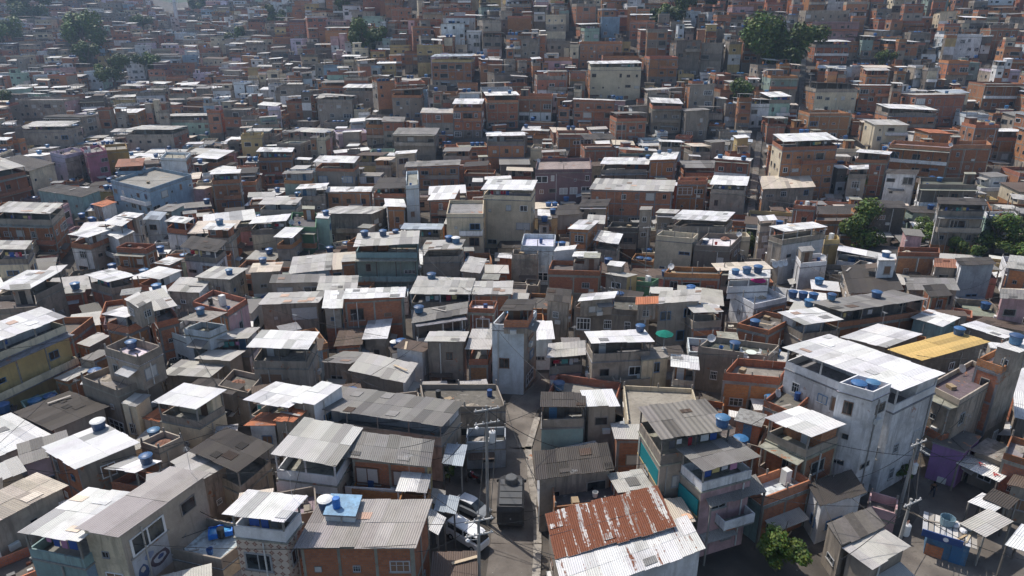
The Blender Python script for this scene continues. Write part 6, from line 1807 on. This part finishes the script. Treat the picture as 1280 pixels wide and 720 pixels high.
# thin antennas and wires over the roofs
b = MB(); b.tube((0, 0, 0), (0, 0, 2.1), .02, .015, 'plain', (.4, .4, .4), 5)
for k in range(6): b.tube((-.3 + k * .12, -.32 + k * .03, 2.0), (-.3 + k * .12, .32 - k * .03, 2.0), .008, .008, 'plain', (.5, .5, .5), 4)
b.tube((-.35, 0, 2.0), (.4, 0, 2.0), .012, .012, 'plain', (.45, .45, .45), 4); ANT = b.mesh('tv_antenna')
near = [h for h in THINGS if h.label and h.py > 190 and h.typ != 'P' and len(h.label.split()) <= 11]
for h in near[1::4]:
    s = RC.uniform(.3, h.W - .3); v = h.D - .3
    o = bpy.data.objects.new('tv_antenna', ANT); COL.objects.link(o); o.rotation_euler = (0, 0, RC.uniform(0, 3))
    o.location = (h.A[0] + h.u1[0] * s + h.u2[0] * v, h.A[1] + h.u1[1] * s + h.u2[1] * v, h.deck - .02)
    tag(o, f"thin antenna on the {h.label}", 'antenna', 'antennas on roofs')
for h in near[::2]:
    o = min((q for q in near if q is not h), key=lambda q: abs(math.hypot(q.c[0] - h.c[0], q.c[1] - h.c[1]) - RC.uniform(14, 24)))
    a_ = Vector((h.A[0], h.A[1], h.zt + .1)); c_ = Vector((o.A[0] + o.u1[0] * o.W, o.A[1] + o.u1[1] * o.W, o.zt + .1))
    L_ = f"thin wire leaving the {h.label}"
    if L_ not in USED: cable(a_, c_, RC.uniform(.4, 1.2), L_)

# painted mural on the side of the long cream fronted house
for h in THINGS:
    if h.label and h.label.startswith('long house with cream front'):
        o_ = Vector(h.root.location); n_ = Vector((h.u2[1], -h.u2[0], 0)); i_ = .35
        def W_(t, z, o): return tuple(Vector((h.A[0] + h.u1[0] * (h.W - i_) + h.u2[0] * t, h.A[1] + h.u1[1] * (h.W - i_) + h.u2[1] * t, z)) + n_ * o - o_)
        z0 = h.zt - 4.9; b = MB(); rr = random.Random(4)
        def patch(t, z, a_, b2, col, k):
            n = 14; b.face(tuple(W_(t + a_ * math.cos(6.283 * q / n) * rr.uniform(.85, 1.1), z + b2 * math.sin(6.283 * q / n) * rr.uniform(.85, 1.1), .03 + k * .004) for q in range(n)), 'paint', (*col, .3))
        b.face((W_(.7, z0 - .5, .026), W_(3.9, z0 - .5, .026), W_(3.9, z0 + 2.2, .026), W_(.7, z0 + 2.2, .026)), 'paint', (.50, .52, .56, .4))
        for k, (t, z, a_, b2, col) in enumerate(((1.4, .6, .5, .7, (.06, .10, .22)), (2.9, .7, .9, .6, (.10, .07, .09)), (2.9, .75, .6, .35, (.55, .56, .60)), (3.0, .8, .3, .2, (.05, .09, .25)), (1.4, .9, .22, .25, (.55, .5, .45)), (2.1, 1.6, .4, .3, (.25, .30, .45)))): patch(t, z0 + z, a_, b2, col, k)
        b.obj('mural', h.root)

# teal netting hung in the open storeys of the ribbed roof house and the pink house
for h in THINGS:
    if h.label and (h.label.startswith('big ribbed grey roof') or h.label.startswith('pink house with grey canopy')):
        o_ = Vector(h.root.location); i_ = .3; zz = h.zt - 4.6
        nl = Vector((-h.u2[1], h.u2[0], 0)); L_ = h.D - 2 * i_; n = max(1, int(L_ / 2.6))
        for k in range(n):
            t0 = i_ + .15 + L_ * k / n; t1 = t0 + L_ / n - .3
            def W2(t, z, o): return tuple(Vector((h.A[0] + h.u1[0] * i_ + h.u2[0] * t, h.A[1] + h.u1[1] * i_ + h.u2[1] * t, z)) + nl * o - o_)
            b = MB(); b.hexa((W2(t1, zz, .10), W2(t0, zz, .10), W2(t0, zz, .03), W2(t1, zz, .03)), (W2(t1, zz + 1.5, .10), W2(t0, zz + 1.5, .10), W2(t0, zz + 1.5, .03), W2(t1, zz + 1.5, .03)), 'cloth', (.015, .17, .19)); b.obj('teal_netting', h.root)
            b = MB(); b.hexa((W2(t1 + .1, zz - .16, .14), W2(t0 - .1, zz - .16, .14), W2(t0 - .1, zz - .16, .03), W2(t1 + .1, zz - .16, .03)), (W2(t1 + .1, zz - .02, .14), W2(t0 - .1, zz - .02, .14), W2(t0 - .1, zz - .02, .03), W2(t1 + .1, zz - .02, .03)), 'plain', (.42, .30, .14)); b.obj('timber_rail', h.root)
# ------------------------------------------------------------------ light, air, camera
w = bpy.data.worlds.new("World"); scene.world = w; w.use_nodes = True
nt = w.node_tree; nt.nodes.clear()
sky = nt.nodes.new('ShaderNodeTexSky'); sky.sky_type = 'NISHITA'; sky.sun_disc = False
SUN_EL, SUN_AZ = 56.0, math.atan2(-0.68, 0.73)
sky.sun_elevation = rad(SUN_EL); sky.sun_rotation = SUN_AZ
sky.air_density = 1.0; sky.dust_density = 1.6; sky.ozone_density = 0.5
bg = nt.nodes.new('ShaderNodeBackground'); bg.inputs[1].default_value = 0.13
wo = nt.nodes.new('ShaderNodeOutputWorld'); nt.links.new(sky.outputs[0], bg.inputs[0]); nt.links.new(bg.outputs[0], wo.inputs[0])
sl = bpy.data.lights.new('sun', 'SUN'); sl.energy = 4.2; sl.angle = rad(0.5); sl.color = (1.0, 0.94, 0.86)
so = bpy.data.objects.new('sun', sl); COL.objects.link(so)
ce = math.cos(rad(SUN_EL))
d = Vector((-math.sin(SUN_AZ) * ce, -math.cos(SUN_AZ) * ce, -math.sin(rad(SUN_EL))))
so.rotation_euler = d.to_track_quat('-Z', 'Y').to_euler()
HAZE = 0.00021
if HAZE:
    hb = MB(); hb.box(-1600, 1600, -80, 1750, -30, 260, 'plain', (1, 1, 1))
    me = hb.mesh('haze'); hm, hn = newmat('haze_air')
    pv = hn.nodes.new('ShaderNodeVolumePrincipled'); pv.inputs['Density'].default_value = HAZE
    pv.inputs['Color'].default_value = (.52, .72, 1.0, 1); pv.inputs['Anisotropy'].default_value = 0.25
    ho = hn.nodes.new('ShaderNodeOutputMaterial'); hn.links.new(pv.outputs[0], ho.inputs['Volume'])
    me.materials.clear(); me.materials.append(hm)
    o = bpy.data.objects.new('haze', me); COL.objects.link(o); tag(o, kind='stuff'); o['label'] = 'pale blue haze over the far slope'
cd = bpy.data.cameras.new('camera'); cam = bpy.data.objects.new('camera', cd); COL.objects.link(cam)
cd.sensor_width = 36; cd.lens = 36 * FOC / 1280; cd.clip_start = 0.5; cd.clip_end = 4000
cam.location = (0, 0, CAM_H); cam.rotation_euler = (math.pi / 2 - PITCH, 0, 0)
scene.camera = cam
vs = scene.view_settings; vs.view_transform = 'Standard'; vs.look = 'None'; vs.gamma = 1; vs.exposure = 0.2; vs.use_curve_mapping = False
scene.render.engine = 'CYCLES'
cy = scene.cycles
cy.max_bounces = 5; cy.diffuse_bounces = 3; cy.glossy_bounces = 2; cy.transmission_bounces = 2; cy.volume_bounces = 0; cy.transparent_max_bounces = 4
cy.caustics_reflective = False; cy.caustics_refractive = False
cy.use_adaptive_sampling = True; cy.adaptive_threshold = 0.03
cy.use_denoising = True
